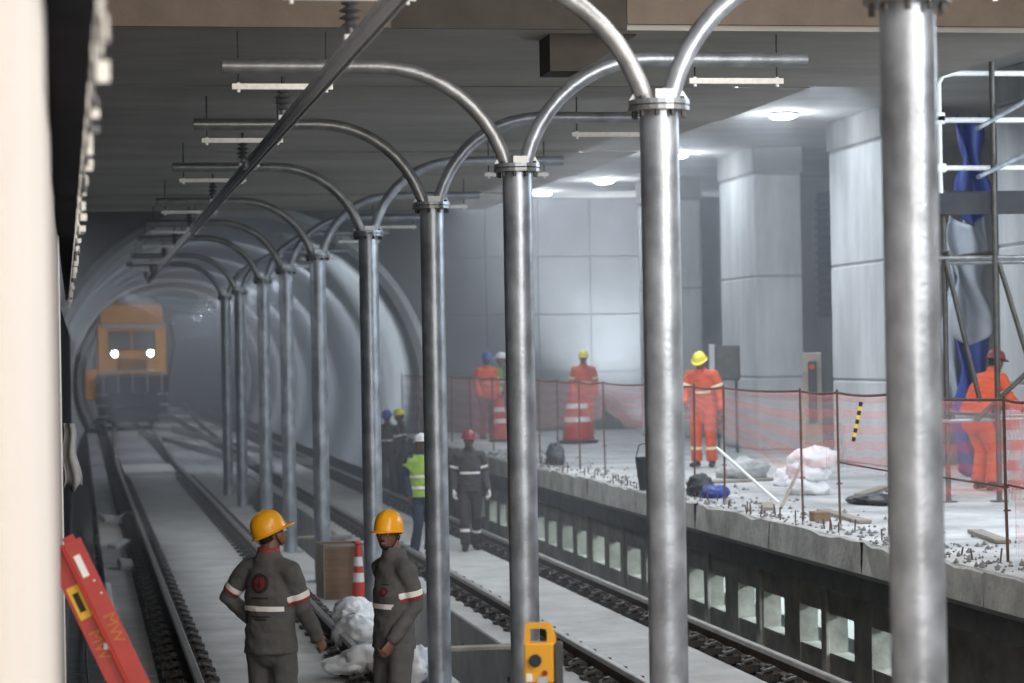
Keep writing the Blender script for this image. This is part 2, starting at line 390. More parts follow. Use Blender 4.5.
MB().box(-2, 15.6, 17, YE + .3, 6.5, 6.9).build('ceiling_slab', 'ceil', cl)
MB().box(-2, 16, -7, 16.71, 7.0, 7.2).build('ceiling_slab', 'ceil', cl)
struct(MB().box(-2.2, -2, -7, 60, -1, 7), 'wall_left', 'darkwall')
struct(MB().box(15.4, 15.6, -7, YE + .3, 1, 7), 'wall_right', 'conc')
struct(MB().box(-2, 16, -7.2, -7, -1, 7.2), 'wall_back', 'conc')
# end wall with arched portal
cx, cz, PR = 3.54, 2.0, 4.15
ew = MB(); N = 36
for i in range(N):
    a0 = math.pi * i / N; a1 = math.pi * (i + 1) / N
    x0, x1 = cx + PR * math.cos(a0), cx + PR * math.cos(a1); z0, z1 = cz + PR * math.sin(a0), cz + PR * math.sin(a1)
    ew.add([(x0, YE, z0), (x1, YE, z1), (x1, YE, 6.6), (x0, YE, 6.6)], [(0, 1, 2, 3)])
ew.box(-2.2, cx - PR, YE, YE + .3, -.9, 6.6); ew.box(cx + PR, 15.6, YE, YE + .3, -.9, 6.6)
ewo = struct(ew, 'wall_end', 'panel')
for ix in range(6):
    for iz in range(4):
        x0 = 7.95 + 1.22 * ix; z0 = 1.17 + 1.33 * iz
        MB().box(x0 + .007, x0 + 1.213, YE - .03, YE - .001, z0 + .007, z0 + 1.323).build('wall_panel', 'panel', ewo, bevel=.012)
tn = MB(); ty = [YE + j * 8 for j in range(15)]
def toff(y): return .00035 * max(0, y - 70) ** 2
vs = []; fs = []; n = 30
for y0 in ty:
    for i in range(n + 1):
        a = R(-28) + R(236) * i / n
        vs.append((cx + toff(y0) + PR * math.cos(a), y0, cz + PR * math.sin(a)))
for j in range(len(ty) - 1):
    for i in range(n): q = j * (n + 1) + i; fs.append((q, q + 1, q + n + 2, q + n + 1))
tn.add(vs, fs); struct(tn, 'wall_tunnel', 'lining', smooth=True)
struct(MB().box(-4, 16, 166, 166.4, -1, 8), 'wall_tunnel_end', 'lining')
rg = [(cx + (PR + .12) * math.cos(math.pi * i / 36), YE - .06, cz + (PR + .12) * math.sin(math.pi * i / 36)) for i in range(37)]
MB().tube(rg, [(.16, .10)] * 37, 4, cap=True).build('trim_1', 'lining', None, kind='structure')

# ------------------------------------------------------------------ pillars
def pillar(xl, ya, yb, label, w=.85):
    r = empty('concrete_pillar', (xl, ya, 1.17), label=label, cat='pillar', group='square concrete pillars along the platform')
    zs = [0, 1.28, 3.05, 4.85]
    for a, b in zip(zs, zs[1:]): MB().box(0, w, 0, yb - ya, a + .008, b - .008).build('pillar_lift', 'pillar', r, bevel=.025)
    MB().box(.02, w - .02, .02, yb - ya - .02, 0, 5.2).build('pillar_core', 'conc', r)
    MB().box(-.03, w + .03, -.03, yb - ya + .03, 4.87, 5.33).build('pillar_head', 'conc', r, bevel=.02)
    return r
def pil_y(x): return P(x, (x - 78) * CY / 11.7)[1]
pillar(11.7, pil_y(757), pil_y(722), 'pale square concrete pillar standing right of the orange worker with yellow helmet')
pillar(11.7, pil_y(885), pil_y(832), 'pale concrete pillar half hidden by the big foreground steel post')
pillar(11.75, pil_y(1073), pil_y(996), 'concrete pillar behind the scaffold at the right edge')
pillar(11.7, pil_y(662), pil_y(640), 'farthest concrete pillar near the end wall behind the second steel post')
# louvre and stand-in for a dark opening on the walls
lv = empty('wall_louvre', (15.38, 46, 3.6), label='dark slatted louvre on the back wall between the two pale pillars', cat='louvre')
MB().box(-.05, 0, -2.5, 2.5, 0, 2.6).build('backing', 'black', lv)
for i in range(14): MB().box(-.12, -.04, -2.45, 2.45, .06 + i * .18, .12 + i * .18).build('slat', 'cab', lv)
dx_, dy_ = P(711, 45)
dv = empty('dark_opening', (dx_, YE - .35, 3.0), label='tall dark casing standing in for a shaded opening in the end wall, left of the pale pillar', cat='duct')  # dark casing put where the end wall has a shaded opening
MB().box(-.28, .28, -.3, .28, 0, 3.4).build('casing', 'cab', dv, bevel=.01)
for i in range(8): MB().box(-.3, .3, -.33, -.3, .2 + i * .42, .26 + i * .42).build('flange', 'pipedark', dv)

# ------------------------------------------------------------------ rails and fasteners
def rail_profile(x, y0, y1, lab, off=lambda y: 0, clips=True, cend=60):
    r = empty('running_rail', (x, y0, 0), label=lab, cat='rail', group=None)
    ys = [y0 + i * 4 for i in range(int((y1 - y0) / 4) + 1)] + [y1]
    prof = [(-.075, .02), (.075, .02), (.075, .032), (.012, .05), (.012, .135), (-.012, .135), (-.012, .05), (-.075, .032)]
    def sweep(pr):
        mb = MB(); n = len(pr); vs = []; fs = []
        for yv in ys: vs += [(a + off(yv), yv - y0, b) for a, b in pr]
        for j in range(len(ys) - 1):
            for i in range(n): fs.append((j * n + i, j * n + (i + 1) % n, (j + 1) * n + (i + 1) % n, (j + 1) * n + i))
        fs += [tuple(range(n)), tuple(reversed(range((len(ys) - 1) * n, len(ys) * n)))]
        return mb.add(vs, fs)
    sweep(prof).build('rail_web', 'rail', r)
    sweep([(-.036, .135), (.036, .135), (.036, .17), (.028, .178), (-.028, .178), (-.036, .17)]).build('rail_head', 'railtop', r)
    if clips:
        yv = y0 + .3
        while yv < min(y1, cend):
            for sd in (-1, 1): share('rail_clip', CLIP[sd], r, (off(yv), yv - y0, 0))
            yv += .66
    return r
CLIP = {}
for sd in (-1, 1):
    mb = MB()
    mb.box(min(sd * .04, sd * .24), max(sd * .04, sd * .24), -.09, .09, -.04, .03)
    mb.cyl((sd * .15, 0, .03), (sd * .15, 0, .105), .042, .036, 7)
    mb.tube([(sd * .06, -.07, .05), (sd * .12, -.085, .09), (sd * .2, -.05, .06), (sd * .2, .05, .06), (sd * .12, .085, .09), (sd * .06, .07, .05)], .017, 5)
    k_ = len(mb.f) - 5 * 5 - 2; CLIP[sd] = mb.mesh(); CLIP[sd].materials.append(M['clip']); CLIP[sd].materials.append(M['clip_glint'])
    for p_ in list(CLIP[sd].polygons)[k_:]: p_.material_index = 1
def lo(y): return .0009 * max(0, y - 60) ** 1.7
rail_profile(.984, 6, 160, 'nearest rail on the left, beside the rubble filled channel', lo)
rail_profile(2.56, 6, 160, 'steel rail running behind the two workers in yellow helmets', lo)
rail_profile(4.65, 9, 160, 'right track rail nearer the row of steel posts', lo)
rail_profile(6.22, 12, 160, 'right track rail next to the platform wall', lo)
# crossover rails far down
def xrail(xa, ya, xb, yb, lab):
    mb = MB(); mb.beam((0, 0, .09), (xb - xa, yb - ya, .09), .07, .16)
    tag(mb.build('crossover_rail', 'railtop', loc=(xa, ya, 0)), lab, 'rail')
xrail(4.9, 62, 2.3, 96, 'diagonal crossover rail in the haze, inner one'); xrail(6.2, 64, 3.7, 98, 'diagonal crossover rail in the haze, outer one')
px, py = P(140, 37.5)
tag(MB().box(-.66, .66, -2.2, 2.2, 0, .05).build('lit_band_board', 'whitest', loc=(1.78, py, .02)), 'pale board standing in for a lit band between the rails of the left track', 'board')  # pale board put in for a bright lit band across the track

# ------------------------------------------------------------------ posts with arms
POSTS = [(913, 265), (663, 185.7), (520, 140.3), (434, 113), (370, 92.7), (319, 76.5), (287, 66.3), (264, 59), (240, 50.5), (226, 46.7)]
ordn = ['nearest and widest galvanised post, cut by the frame at right', 'second galvanised post from the right, with two arms leaving the top of the picture',
        'third galvanised post, behind the yellow survey instrument', 'fourth galvanised post, right of the helmeted worker looking left',
        'fifth galvanised post, rising behind the worker in profile to the wooden box', 'sixth galvanised post, standing behind the plywood box',
        'seventh galvanised post counted from the right', 'eighth galvanised post, above the left worker\'s helmet', 'ninth galvanised post in the haze', 'tenth and farthest galvanised post in the haze']
ordn[4] = 'fifth galvanised post, directly behind the right worker and the orange cone'
def arc(sgn, z0=4.32, ztop=5.0, R_=.95, x0=.07, xe=2.1):
    pts = []; t = R(76); n = 10
    ax = x0 + R_ * math.sin(t)
    for i in range(n + 1):
        a = t * (1 - i / n); pts.append((sgn * (ax - R_ * math.sin(a)), 0, ztop - R_ * (1 - math.cos(a))))
    pts.insert(0, (sgn * (x0 - .006), 0, z0 - .03))
    pts.append((sgn * (xe * .8), 0, ztop)); pts.append((sgn * xe, 0, ztop))
    return pts
BOLT = MB().cyl((0, 0, 4.205), (0, 0, 4.315), .013, n=6).mesh(); BOLT.materials.append(M['clip'])
def make_post():
    r = empty('steel_post')
    pm = MB(); pm.tube([(0, 0, .02), (0, 0, 1.5), (0, 0, 3), (0, 0, 4.25)], .105, 28); pm.build('column', 'galv', r, smooth=True)
    b = MB(); b.lathe([(.0, 0), (.22, 0), (.22, .025), (.0, .025)]); b.build('base_plate', 'galv', r)
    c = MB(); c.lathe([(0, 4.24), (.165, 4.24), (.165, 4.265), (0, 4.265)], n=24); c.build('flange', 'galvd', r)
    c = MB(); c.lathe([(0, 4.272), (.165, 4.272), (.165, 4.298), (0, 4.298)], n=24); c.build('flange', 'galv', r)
    for i in range(10):
        a = 2 * math.pi * i / 10; bx_, by_ = .138 * math.cos(a), .138 * math.sin(a)
        share('bolt', BOLT, r, (bx_, by_, 0))
    MB().box(-.055, .055, -.158, -.145, 4.298, 4.345).build('plate', 'white', r)
    for sg in (-1, 1):
        g = MB(); g.prism([(sg * .10, 4.298), (sg * .165, 4.298), (sg * .125, 4.36)], -.012, .012); g.build('gusset', 'white', r)
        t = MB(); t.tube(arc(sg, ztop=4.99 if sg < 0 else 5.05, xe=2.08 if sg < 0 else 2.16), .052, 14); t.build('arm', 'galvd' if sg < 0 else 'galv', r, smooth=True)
    return r
def make_hanger(ins):
    r = empty('hanger_channel')
    MB().box(-.355, .355, -.02, .02, -.02, .02).build('strut', 'whitest', r)
    for sx_ in (-.31, .31):
        MB().cyl((sx_, 0, -.03), (sx_, 0, .41), .006, n=6).build('threaded_rod', 'cable', r)
        MB().cyl((sx_, 0, -.04), (sx_, 0, .03), .014, n=6).build('nut', 'whitest', r)
    if ins:
        MB().lathe([(0, -.20), (.018, -.2), (.018, -.165), (.05, -.155), (.018, -.13), (.062, -.115), (.018, -.09), (.062, -.075), (.018, -.05), (.05, -.035), (.014, -.02), (0, -.02)], n=14).build('insulator', 'ceramic', r, smooth=True)
        MB().box(-.035, .035, -.03, .03, -.245, -.2).build('clamp', 'white', r, bevel=.005)
        MB().cyl((0, 0, .0), (0, 0, .07), .01, n=6).build('bolt', 'cable', r)
    return r
p0 = make_post(); hl0 = make_hanger(True); hr0 = make_hanger(False)
for i, (x, s) in enumerate(POSTS):
    o = p0 if i == 0 else copy_tree(p0); X, Y = P(x, s); o.location = (X, Y, 0)
    o.rotation_euler = (0, 0, 0)
    tag(o, ordn[i], 'post', 'galvanised twin-arm posts between the tracks')
    h = hl0 if i == 0 else copy_tree(hl0); h.location = (1.45, Y + .12, 4.86)
    wh = ['at the nearest post', 'at the top edge by the second post', 'on the third post\'s left arm', 'on the fourth post\'s left arm', 'on the fifth post\'s left arm',
          'on the sixth post\'s left arm', 'on the seventh post\'s left arm', 'on the eighth post\'s left arm', 'on the ninth post\'s left arm', 'on the tenth post\'s left arm']
    tag(h, 'white channel hung on thin rods with insulator, ' + wh[i], 'hanger', 'hanger channels above the left track')
    if i: 
        g = hr0 if i == 1 else copy_tree(hr0); g.location = (4.76, Y + .12, 4.91)
        tag(g, 'empty white channel hung on thin rods, ' + wh[i].replace('left arm', 'right arm').replace('at the top edge by', 'to the right of'), 'hanger', 'hanger channels above the right track')
# overhead conductor rail
cr = empty('conductor_rail', (1.45, 4, 4.57), label='long aluminium overhead conductor rail crossing the upper left picture diagonally', cat='rail')
MB().box(-.042, .042, 0, 46, .02, .045).build('top_flange', 'alum', cr, bevel=.004)
MB().prism([(-.022, .02), (.022, .02), (.036, -.02), (.022, -.045), (-.022, -.045), (-.036, -.02)], 0, 46).build('body', 'alum', cr)
MB().cyl((0, 0, -.05), (0, 46, -.05), .011, n=6).build('contact_wire', 'railtop', cr)
for j in range(4):
    MB().box(-.06, .06, 6 + j * 10, 6.35 + j * 10, -.03, .022).build('splice_plate', 'alum', cr)

# ------------------------------------------------------------------ ceiling lamps over the platform
def lamp(x, y, s, lab):
    X, Y = P(x, s); z = 6.5
    r = empty('ceiling_lamp', (X, Y, z), label=lab, cat='lamp', group='bright round lamps on the platform ceiling')
    MB().lathe([(0, -.03), (.24, -.03), (.2, .0), (0, 0)], n=18).build('housing', 'cab', r)
    MB().lathe([(0, -.09), (.14, -.085), (.21, -.05), (.21, -.032), (0, -.032)], n=18).build('diffuser', 'lampw', r)
    l = bpy.data.lights.new('lamp_light', 'POINT'); l.energy = 60; l.color = COOL; l.shadow_soft_size = .15
    o = bpy.data.objects.new('lamp_light', l); col.objects.link(o); o.location = (X, Y, z - .32)
for x, y, s, lab in ((787, 113, 66.4, 'large bright ceiling lamp nearest, beside the big steel post'), (680, 153, 55.6, 'ceiling lamp peeking out right of the second post'),
                     (607, 179, 48.6, 'oval ceiling lamp right of the third post'), (545, 199, 45.5, 'lowest and farthest ceiling lamp')):
    lamp(x, y, s, lab)

# ------------------------------------------------------------------ left wall of screen panels close to the camera
ls = empty('screen_wall', (0, 0, 0), label='off white platform screen wall blurred at the left edge', cat='wall')
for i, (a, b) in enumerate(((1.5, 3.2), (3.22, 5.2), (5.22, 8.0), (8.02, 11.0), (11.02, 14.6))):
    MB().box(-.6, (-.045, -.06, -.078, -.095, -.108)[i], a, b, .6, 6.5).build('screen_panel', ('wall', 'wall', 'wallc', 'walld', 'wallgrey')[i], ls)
MB().box(-.62, -.125, 14.6, 40, 1.0, 3.35).build('screen_panel', 'gasket', ls)
for yv, xo in ((3.2, -.045), (5.2, -.062), (8.0, -.08), (11.0, -.1)): MB().box(-.13, xo, yv - .02, yv + .04, .6, 6.0).build('mullion', 'wallgrey', ls)
MB().box(-.14, -.102, 14.58, 14.66, .6, 3.7).build('edge_strip', 'whitest', ls)
hd = empty('header_tray', (0, 0, 0), label='dark header tray full of white clips running along the top of the screen wall', cat='cable tray')
T = lambda y: .06 - .0063 * (y - 5)
MB().add([(-.085, 2.2, 3.70), (T(2.2), 2.2, 3.70), (T(30), 30, 3.70), (-.14, 30, 3.70), (-.085, 2.2, 4.9), (T(2.2) - .03, 2.2, 4.9), (T(30) - .03, 30, 4.9), (-.14, 30, 4.9)],
         [(0, 1, 2, 3), (4, 5, 6, 7), (0, 1, 5, 4), (2, 3, 7, 6), (1, 2, 6, 5), (0, 3, 7, 4)]).build('tray', 'gasket', hd)
yv = 4.2; i = 0
while yv < 30:
    a = T(yv); rr = random.Random(i); L = rr.uniform(.03, .10)
    cm = MB().box(a - .012, a - .002, yv, yv + rr.uniform(.02, .05), 3.68 - L, 3.74 + rr.uniform(0, .12))
    cm.box(a - .01, a + rr.uniform(.004, .030), yv, yv + .03, 3.68 - L, 3.69 - L + rr.uniform(.012, .05))
    cm.build('clip_bracket', 'whitest' if i % 3 else 'ceramic', hd); i += 1
    yv += rr.uniform(.18, .42) * (1 + yv * .02)
for dz, ra in ((.03, .012), (.10, .010), (.2, .012)):
    pts = [(T(a) + .004 + .004 * math.sin(a * 3 + dz * 40), a, 3.70 + dz + .015 * math.sin(a * 2.1)) for a in [3 + .6 * j for j in range(44)]]
    MB().tube(pts, ra, 5).build('cable', 'cable' if dz > .05 else 'film', hd)
# platform side under the screen wall
struct(MB().box(-.62, -.15, 6, YE, -.9, 1.0), 'wall_platform_left', 'darkwall')
for j, (a, b) in enumerate(((.30, .34),)):
    pts = [(.04 + .01 * math.sin(q * 1.3), 8 + q * 1.2, .02) for q in range(30)]
    tag(MB().tube(pts, .014, 6).build('floor_cable', 'cable'), 'thin dark cable lying along the walkway below the screen wall', 'cable')
X, Y = P(69, 138)
def sheet(name, pts_fn, nu, nv, m, thick=0, **k):
    vs = []; fs = []
    for i in range(nu + 1):
        for j in range(nv + 1): vs.append(pts_fn(i / nu, j / nv))
    for i in range(nu):
        for j in range(nv): q = i * (nv + 1) + j; fs.append((q, q + 1, q + nv + 2, q + nv + 1))
    me = bpy.data.meshes.new('s'); me.from_pydata([tuple(v) for v in vs], [], fs)
    uvl = me.uv_layers.new(name='UVMap')
    for p in me.polygons:
        p.use_smooth = True
        for li, vi in zip(p.loop_indices, p.vertices): uvl.data[li].uv = ((vi // (nv + 1)) / nu, (vi % (nv + 1)) / nv)
    o = link(name, me, m); 
    if thick:
        md = o.modifiers.new('t', 'SOLIDIFY'); md.thickness = thick
    return tag(o, **k)
sheet('hanging_cloth', lambda u, v: Vector((X - .055 + .13 * u * (.6 + .4 * (1 - v)) + .012 * math.sin(v * 9), Y + .06 * math.sin(u * 7), 2.50 - .47 * (1 - v) + .03 * math.sin(u * 9) * (1 - v))), 8, 8, 'film', .004,
      label='grey cloth hanging from the edge of the screen wall', cat='cloth')

# ------------------------------------------------------------------ red ladder, lower left
s = 205; A = Vector((*P(60, s), PZ(60, 545, s))); B = Vector((*P(142, s), PZ(142, 722, s)))
ld = empty('stepladder', (0, 0, 0), label='red fibreglass stepladder leaning in the lower left corner', cat='ladder')
d = (B - A).normalized(); sid = Vector((d.z, 0, -d.x)).normalized()
if sid.x < 0: sid = -sid
def lrail(off, w_, dy):
    mb = MB(); a = A + sid * off + Vector((0, dy, 0)); b = a + d * 2.3
    for (o1, o2, y1, y2) in ((-w_ / 2, w_ / 2, -.004, .004), (-w_ / 2, -w_ / 2 + .008, 0, .03), (w_ / 2 - .008, w_ / 2, 0, .03)):
        c = [a + sid * o + Vector((0, q, 0)) + d * t for t in (0, 2.3) for q in (y1, y2) for o in (o1, o2)]
        mb.add(c, [(0, 1, 3, 2), (4, 5, 7, 6), (0, 1, 5, 4), (2, 3, 7, 6), (0, 2, 6, 4), (1, 3, 7, 5)])
    return mb.build('side_rail', 'ladder', ld)
lrail(.045, .088, 0); lrail(-.055, .088, .05)
mb = MB(); mb.beam(A + sid * -.006 + Vector((0, .01, 0)), A + sid * -.006 + Vector((0, .01, 0)) + d * 2.3, .012, .02); mb.build('rail_seam', 'red', ld)
for t in (.55, .85, 1.15, 1.45, 1.75, 2.05):
    mb = MB(); mb.beam(A + d * t + Vector((0, .03, 0)), A + d * t + Vector((0, .45, 0)), .08, .03); mb.build('rung', 'alum', ld)
lrail(.02, .06, .46)
def decal(t, off, L, w_, m, name='label_sticker', y=-.007):
    c = A + d * t + sid * off + Vector((0, y, 0)); mb = MB()
    q = [c + d * a * L / 2 + sid * b * w_ / 2 + Vector((0, e, 0)) for e in (0, .002) for a, b in ((-1, -1), (1, -1), (1, 1), (-1, 1))]
    mb.add(q, [(0, 1, 2, 3), (4, 5, 6, 7), (0, 1, 5, 4), (1, 2, 6, 5), (2, 3, 7, 6), (3, 0, 4, 7)]); return mb.build(name, m, ld)
decal(.13, .035, .115, .032, 'white'); decal(.29, -.052, .17, .062, 'lime2', y=.043); decal(.29, -.052, .10, .03, 'logod', y=.041)
decal(.80, .0, .03, .10, 'white'); decal(.86, .02, .07, .016, 'white'); decal(.86, -.012, .07, .016, 'white')
for t, off in ((.22, .06), (.29, .065)): decal(t, off, .008, .008, 'white', 'rivet')
def text(body, loc, mtx, size, m, parent, name='lettering', ext=.001):
    c = bpy.data.curves.new('t', 'FONT'); c.body = body; c.size = size; c.extrude = ext; c.align_x = 'CENTER'; c.align_y = 'CENTER'
    t_ = bpy.data.objects.new('tmp', c); col.objects.link(t_); dg = bpy.context.evaluated_depsgraph_get(); dg.update()
    me = bpy.data.meshes.new_from_object(t_.evaluated_get(dg)); bpy.data.objects.remove(t_); me.materials.clear(); me.materials.append(M[m])
    o = bpy.data.objects.new(name, me); col.objects.link(o); o.parent = parent
    o.matrix_local = Matrix.Translation(loc) @ mtx.to_4x4(); return o
for t, off, y in ((.47, .045, -.008), (.52, -.055, .042)):
    text('MW', A + d * t + sid * off + Vector((0, y, 0)), Matrix((d, sid if d.cross(sid).y < 0 else -sid, Vector((0, -1, 0)))).transposed(), .085, 'mw', ld)

# ------------------------------------------------------------------ survey instrument on a tripod
s = 200; X, Y = P(536, s); zt = PZ(536, 622, s)
ts = empty('survey_instrument', (X, Y, 0), R(-14), label='yellow survey total station on a tripod, blurred at the bottom of the picture', cat='survey instrument')
mb = MB(); z0 = zt - .30
mb.prism([(-.088, 0), (.062, 0), (.062, .17), (.066, .20), (-.085, .20)], -.05, .05); mb.build('body', 'yel', ts, bevel=.008, loc=(0, 0, z0 - 0))
hm = MB()
hp = [(-.085, .19), (-.08, .285), (-.068, .298), (.04, .298), (.055, .285), (.075, .22), (.072, .19)]
hi = [(-.055, .19), (-.055, .262), (-.05, .27), (.02, .27), (.028, .262), (.03, .24), (.03, .19)]
n = len(hp); v8 = [(p[0], y_, p[1]) for y_ in (-.02, .02) for p in hp + hi]
f8 = []
for i in range(n - 1):
    f8 += [(i, i + 1, n + i + 1, n + i), (2 * n + i, 2 * n + i + 1, 3 * n + i + 1, 3 * n + i), (i, i + 1, 2 * n + i + 1, 2 * n + i), (n + i, n + i + 1, 3 * n + i + 1, 3 * n + i)]
hm.add(v8, f8); hm.build('carry_handle', 'yel', ts, loc=(0, 0, z0))
MB().cyl((-.028, -.075, z0 + .115), (-.028, -.04, z0 + .115), .031, n=20).build('telescope', 'logod', ts, smooth=True)
MB().cyl((-.028, -.079, z0 + .115), (-.028, -.07, z0 + .115), .022, n=16).build('lens', 'glass', ts)
MB().cyl((.018, -.06, z0 + .052), (.018, -.045, z0 + .052), .014, n=12).build('knob', 'logor', ts)
MB().box(.064, .105, -.05, .06, z0 - .02, z0 + .2).build('side_cover', 'cab', ts, bevel=.008)
MB().box(-.075, -.045, -.056, -.05, z0 + .01, z0 + .05).build('sticker', 'whitest', ts)
MB().box(-.02, .03, -.056, -.05, z0 + .0, z0 + .035).build('display', 'film', ts)
MB().cyl((0, 0, z0 - .09), (0, 0, z0), .06, n=16).build('tribrach', 'cab', ts)
MB().cyl((0, 0, z0 - .12), (0, 0, z0 - .09), .085, n=16).build('tripod_head', 'alum', ts)
for k in range(3):
    a = R(90 + 120 * k); MB().tube([(.06 * math.cos(a), .06 * math.sin(a), z0 - .12), (.42 * math.cos(a), .42 * math.sin(a), .02)], [.022, .014], 8).build('leg', 'yel', ts)

# ------------------------------------------------------------------ people
def Rz(a): return Matrix.Rotation(a, 4, 'Z')
def hand(mb, wrist, d, palm_n, thumb_side, curl=.5, k=1.0, fat=1.0):
    d = Vector(d).normalized(); pn = Vector(palm_n); pn = (pn - d * pn.dot(d)).normalized(); sd = d.cross(pn) * thumb_side
    W = Vector(wrist)
    mb.tube([W - d * .03, W + d * .02 * k, W + d * .09 * k], [(.024 * fat, .018 * fat), (.036 * fat, .017 * fat), (.039 * fat, .014 * fat)], 10, side=sd, round_=True)
    L = (.068, .078, .072, .056)
    for i in range(4):
        b = W + d * .088 * k + sd * (.030 - .020 * i) * k; a = 0; p = b; pts = [b - d * .02, b]; rr = [.0095 * fat, .0095 * fat]
        for seg, fr in ((0, .45), (1, .3), (2, .25)):
            a += curl * (1.0 + .1 * i) * (.7, 1.0, .7)[seg]
            p = p + (d * math.cos(a) + pn * math.sin(a)) * L[i] * fr * k; pts.append(p); rr.append((.009, .0083, .007)[seg] * fat)
        mb.tube(pts, rr, 7, round_=True)
    b = W + d * .025 * k + sd * .025 * k
    p1 = b + (d * .6 + sd * .7 + pn * .15).normalized() * .038 * k; p2 = p1 + (d * .85 + sd * .3 + pn * (.3 + curl * .4)).normalized() * .032 * k; p3 = p2 + (d * .9 + pn * (.3 + curl * .5)).normalized() * .024 * k
    mb.tube([b - sd * .012, b, p1, p2, p3], [.012 * fat, .014 * fat, .0115 * fat, .010 * fat, .008 * fat], 7, round_=True)
DJ = dict(pel=(0, 0, .95), ch=(0, 0, 1.25), nk=(0, -.01, 1.49), hd=(0, .03, 1.655),
          sR=(.185, -.01, 1.44), eR=(.235, -.04, 1.17), wR=(.235, .06, .93), sL=(-.185, -.01, 1.44), eL=(-.235, -.04, 1.17), wL=(-.235, .06, .93),
          hR=(.095, 0, .92), kR=(.11, .03, .50), aR=(.12, -.02, .10), hL=(-.095, 0, .92), kL=(-.11, .03, .50), aL=(-.12, -.02, .10))
def closest(p, a, b):
    ab = b - a; t = max(0, min(1, (p - a).dot(ab) / ab.length_squared)); return (p - a - ab * t).length
def person(lab, loc, rz, J={}, hy=0, hp=0, top='grey', bot='grey', hat='helm', vs=.012, hi=False, fat=1.0, hatless=False, bands=('torso', 'arm'), vest=None, curl=.5, group=None, glasses=False, scale=1.0,
           toes=None, logo=False, beard=False, legband=False, hem=.85, gloves=False):
    j = {k: Vector(v) for k, v in {**DJ, **J}.items()}
    root_mb = MB(); b = root_mb
    # torso and legs under the clothes, thin
    b.tube([j['pel'] - Vector((0, 0, .06)), j['pel'], (j['pel'] + j['ch']) / 2, j['ch'], j['nk'] - Vector((0, 0, .05))], [(.12, .08), (.13, .09), (.12, .085), (.145, .10), (.09, .06)], 14, side=(1, 0, 0), round_=True)
    for S in 'RL':
        b.tube([j['h' + S], j['k' + S], j['a' + S]], [.072, .05, .036], 10, round_=True)
        b.tube([j['s' + S], j['e' + S], j['w' + S]], [.042, .036, .026], 10, round_=True)
        b.tube([j['nk'] - Vector((0, 0, .06)), j['s' + S]], [.05, .042], 10, round_=True)
    H = Matrix.Translation(j['hd']) @ Rz(hy) @ Matrix.Rotation(hp, 4, 'X')
    b.tube([j['nk'] - Vector((0, 0, .06)), j['nk'], H @ Vector((0, -.025, -.05))], [.066, .063, .062], 12)
    b.ell((0, -.012, .035), (.074, .094, .088), 18, H); b.ell((0, .02, -.03), (.062, .070, .075), 16, H); b.ell((0, .052, -.078), (.032, .030, .026), 12, H)
    b.ell((0, .082, .018), (.045, .016, .012), 10, H)      # brow
    b.tube([H @ Vector((0, .085, .012)), H @ Vector((0, .105, -.022)), H @ Vector((0, .088, -.030))], [.009, .015, .012], 8, round_=True)
    b.ell((0, .086, -.054), (.024, .009, .007), 8, H); b.ell((0, .083, -.065), (.022, .009, .007), 8, H)
    for sg in (-1, 1):
        b.ell((sg * .074, -.01, -.005), (.010, .020, .032), 8, H); b.ell((sg * .040, .062, -.022), (.022, .02, .018), 8, H)
    hk = 1.0 if hi else 1.1
    for S, sg in (('R', 1), ('L', -1)):
        dr = (j['w' + S] - j['e' + S]).normalized(); pn = Vector((-sg, .25, 0))
        if not gloves: hand(b, j['w' + S] + dr * .03, dr, pn, 1 if True else -1, curl, hk)
    me = voxel(b, .0062 if hi else vs * .9, 1)
    me.materials.append(M['skin'])
    o = link('person', me, loc=loc, rz=rz); o.scale = (scale,) * 3
    tag(o, lab, 'person', group)
    if gloves:
        for S, sg in (('R', 1), ('L', -1)):
            g = MB(); dr = (j['w' + S] - j['e' + S]).normalized(); hand(g, j['w' + S] + dr * .02, dr, Vector((-sg, .25, 0)), 1, curl, 1.1, 1.25); g.build('glove', 'refl', o, smooth=True)
    # trousers
    t = MB(); f = fat
    t.tube([j['pel'] - Vector((0, 0, .09)), j['pel'], j['pel'] + Vector((0, 0, .10))], [(.155 * f, .125 * f), (.165 * f, .125 * f), (.15 * f, .115 * f)], 18, side=(1, 0, 0), round_=True)
    for S in 'RL':
        a, k_, e = j['h' + S], j['k' + S], j['a' + S]
        t.tube([a + Vector((0, 0, -.02)), a.lerp(k_, .5), k_, k_.lerp(e, .5), e + Vector((0, -.005, .0))], [.100 * f, .090 * f, .076 * f, .072 * f, .078 * f], 14, round_=False)
    tm = voxel(t, vs, 3, .007, 8); link('trousers', tm, bot, o)
    # boots
    for S, sg in (('R', 1), ('L', -1)):
        e = j['a' + S]; fd = Vector((sg * .18, 1, 0)).normalized() if toes is None else Vector(toes)
        bo = MB(); g = Vector((e.x, e.y, 0))
        zb = e.z - .10
        bo.tube([g + Vector((0, 0, zb + .17)), g + Vector((0, 0, zb + .07))], [.058, .056], 12, round_=True)
        bo.tube([g - fd * .05 + Vector((0, 0, zb + .045)), g + fd * .06 + Vector((0, 0, zb + .05)), g + fd * .17 + Vector((0, 0, zb + .042))], [(.045, .042), (.05, .045), (.048, .036)], 12, side=fd.cross(Vector((0, 0, 1))), round_=True)
        link('boot', voxel(bo, .012, 2), 'boot', o)
    # jacket
    q = MB(); pe, ch, nk = j['pel'], j['ch'], j['nk']
    up_ = (nk - ch).normalized(); hemp = pe + (pe - ch).normalized() * (pe.z - hem if pe.z > hem else .05)
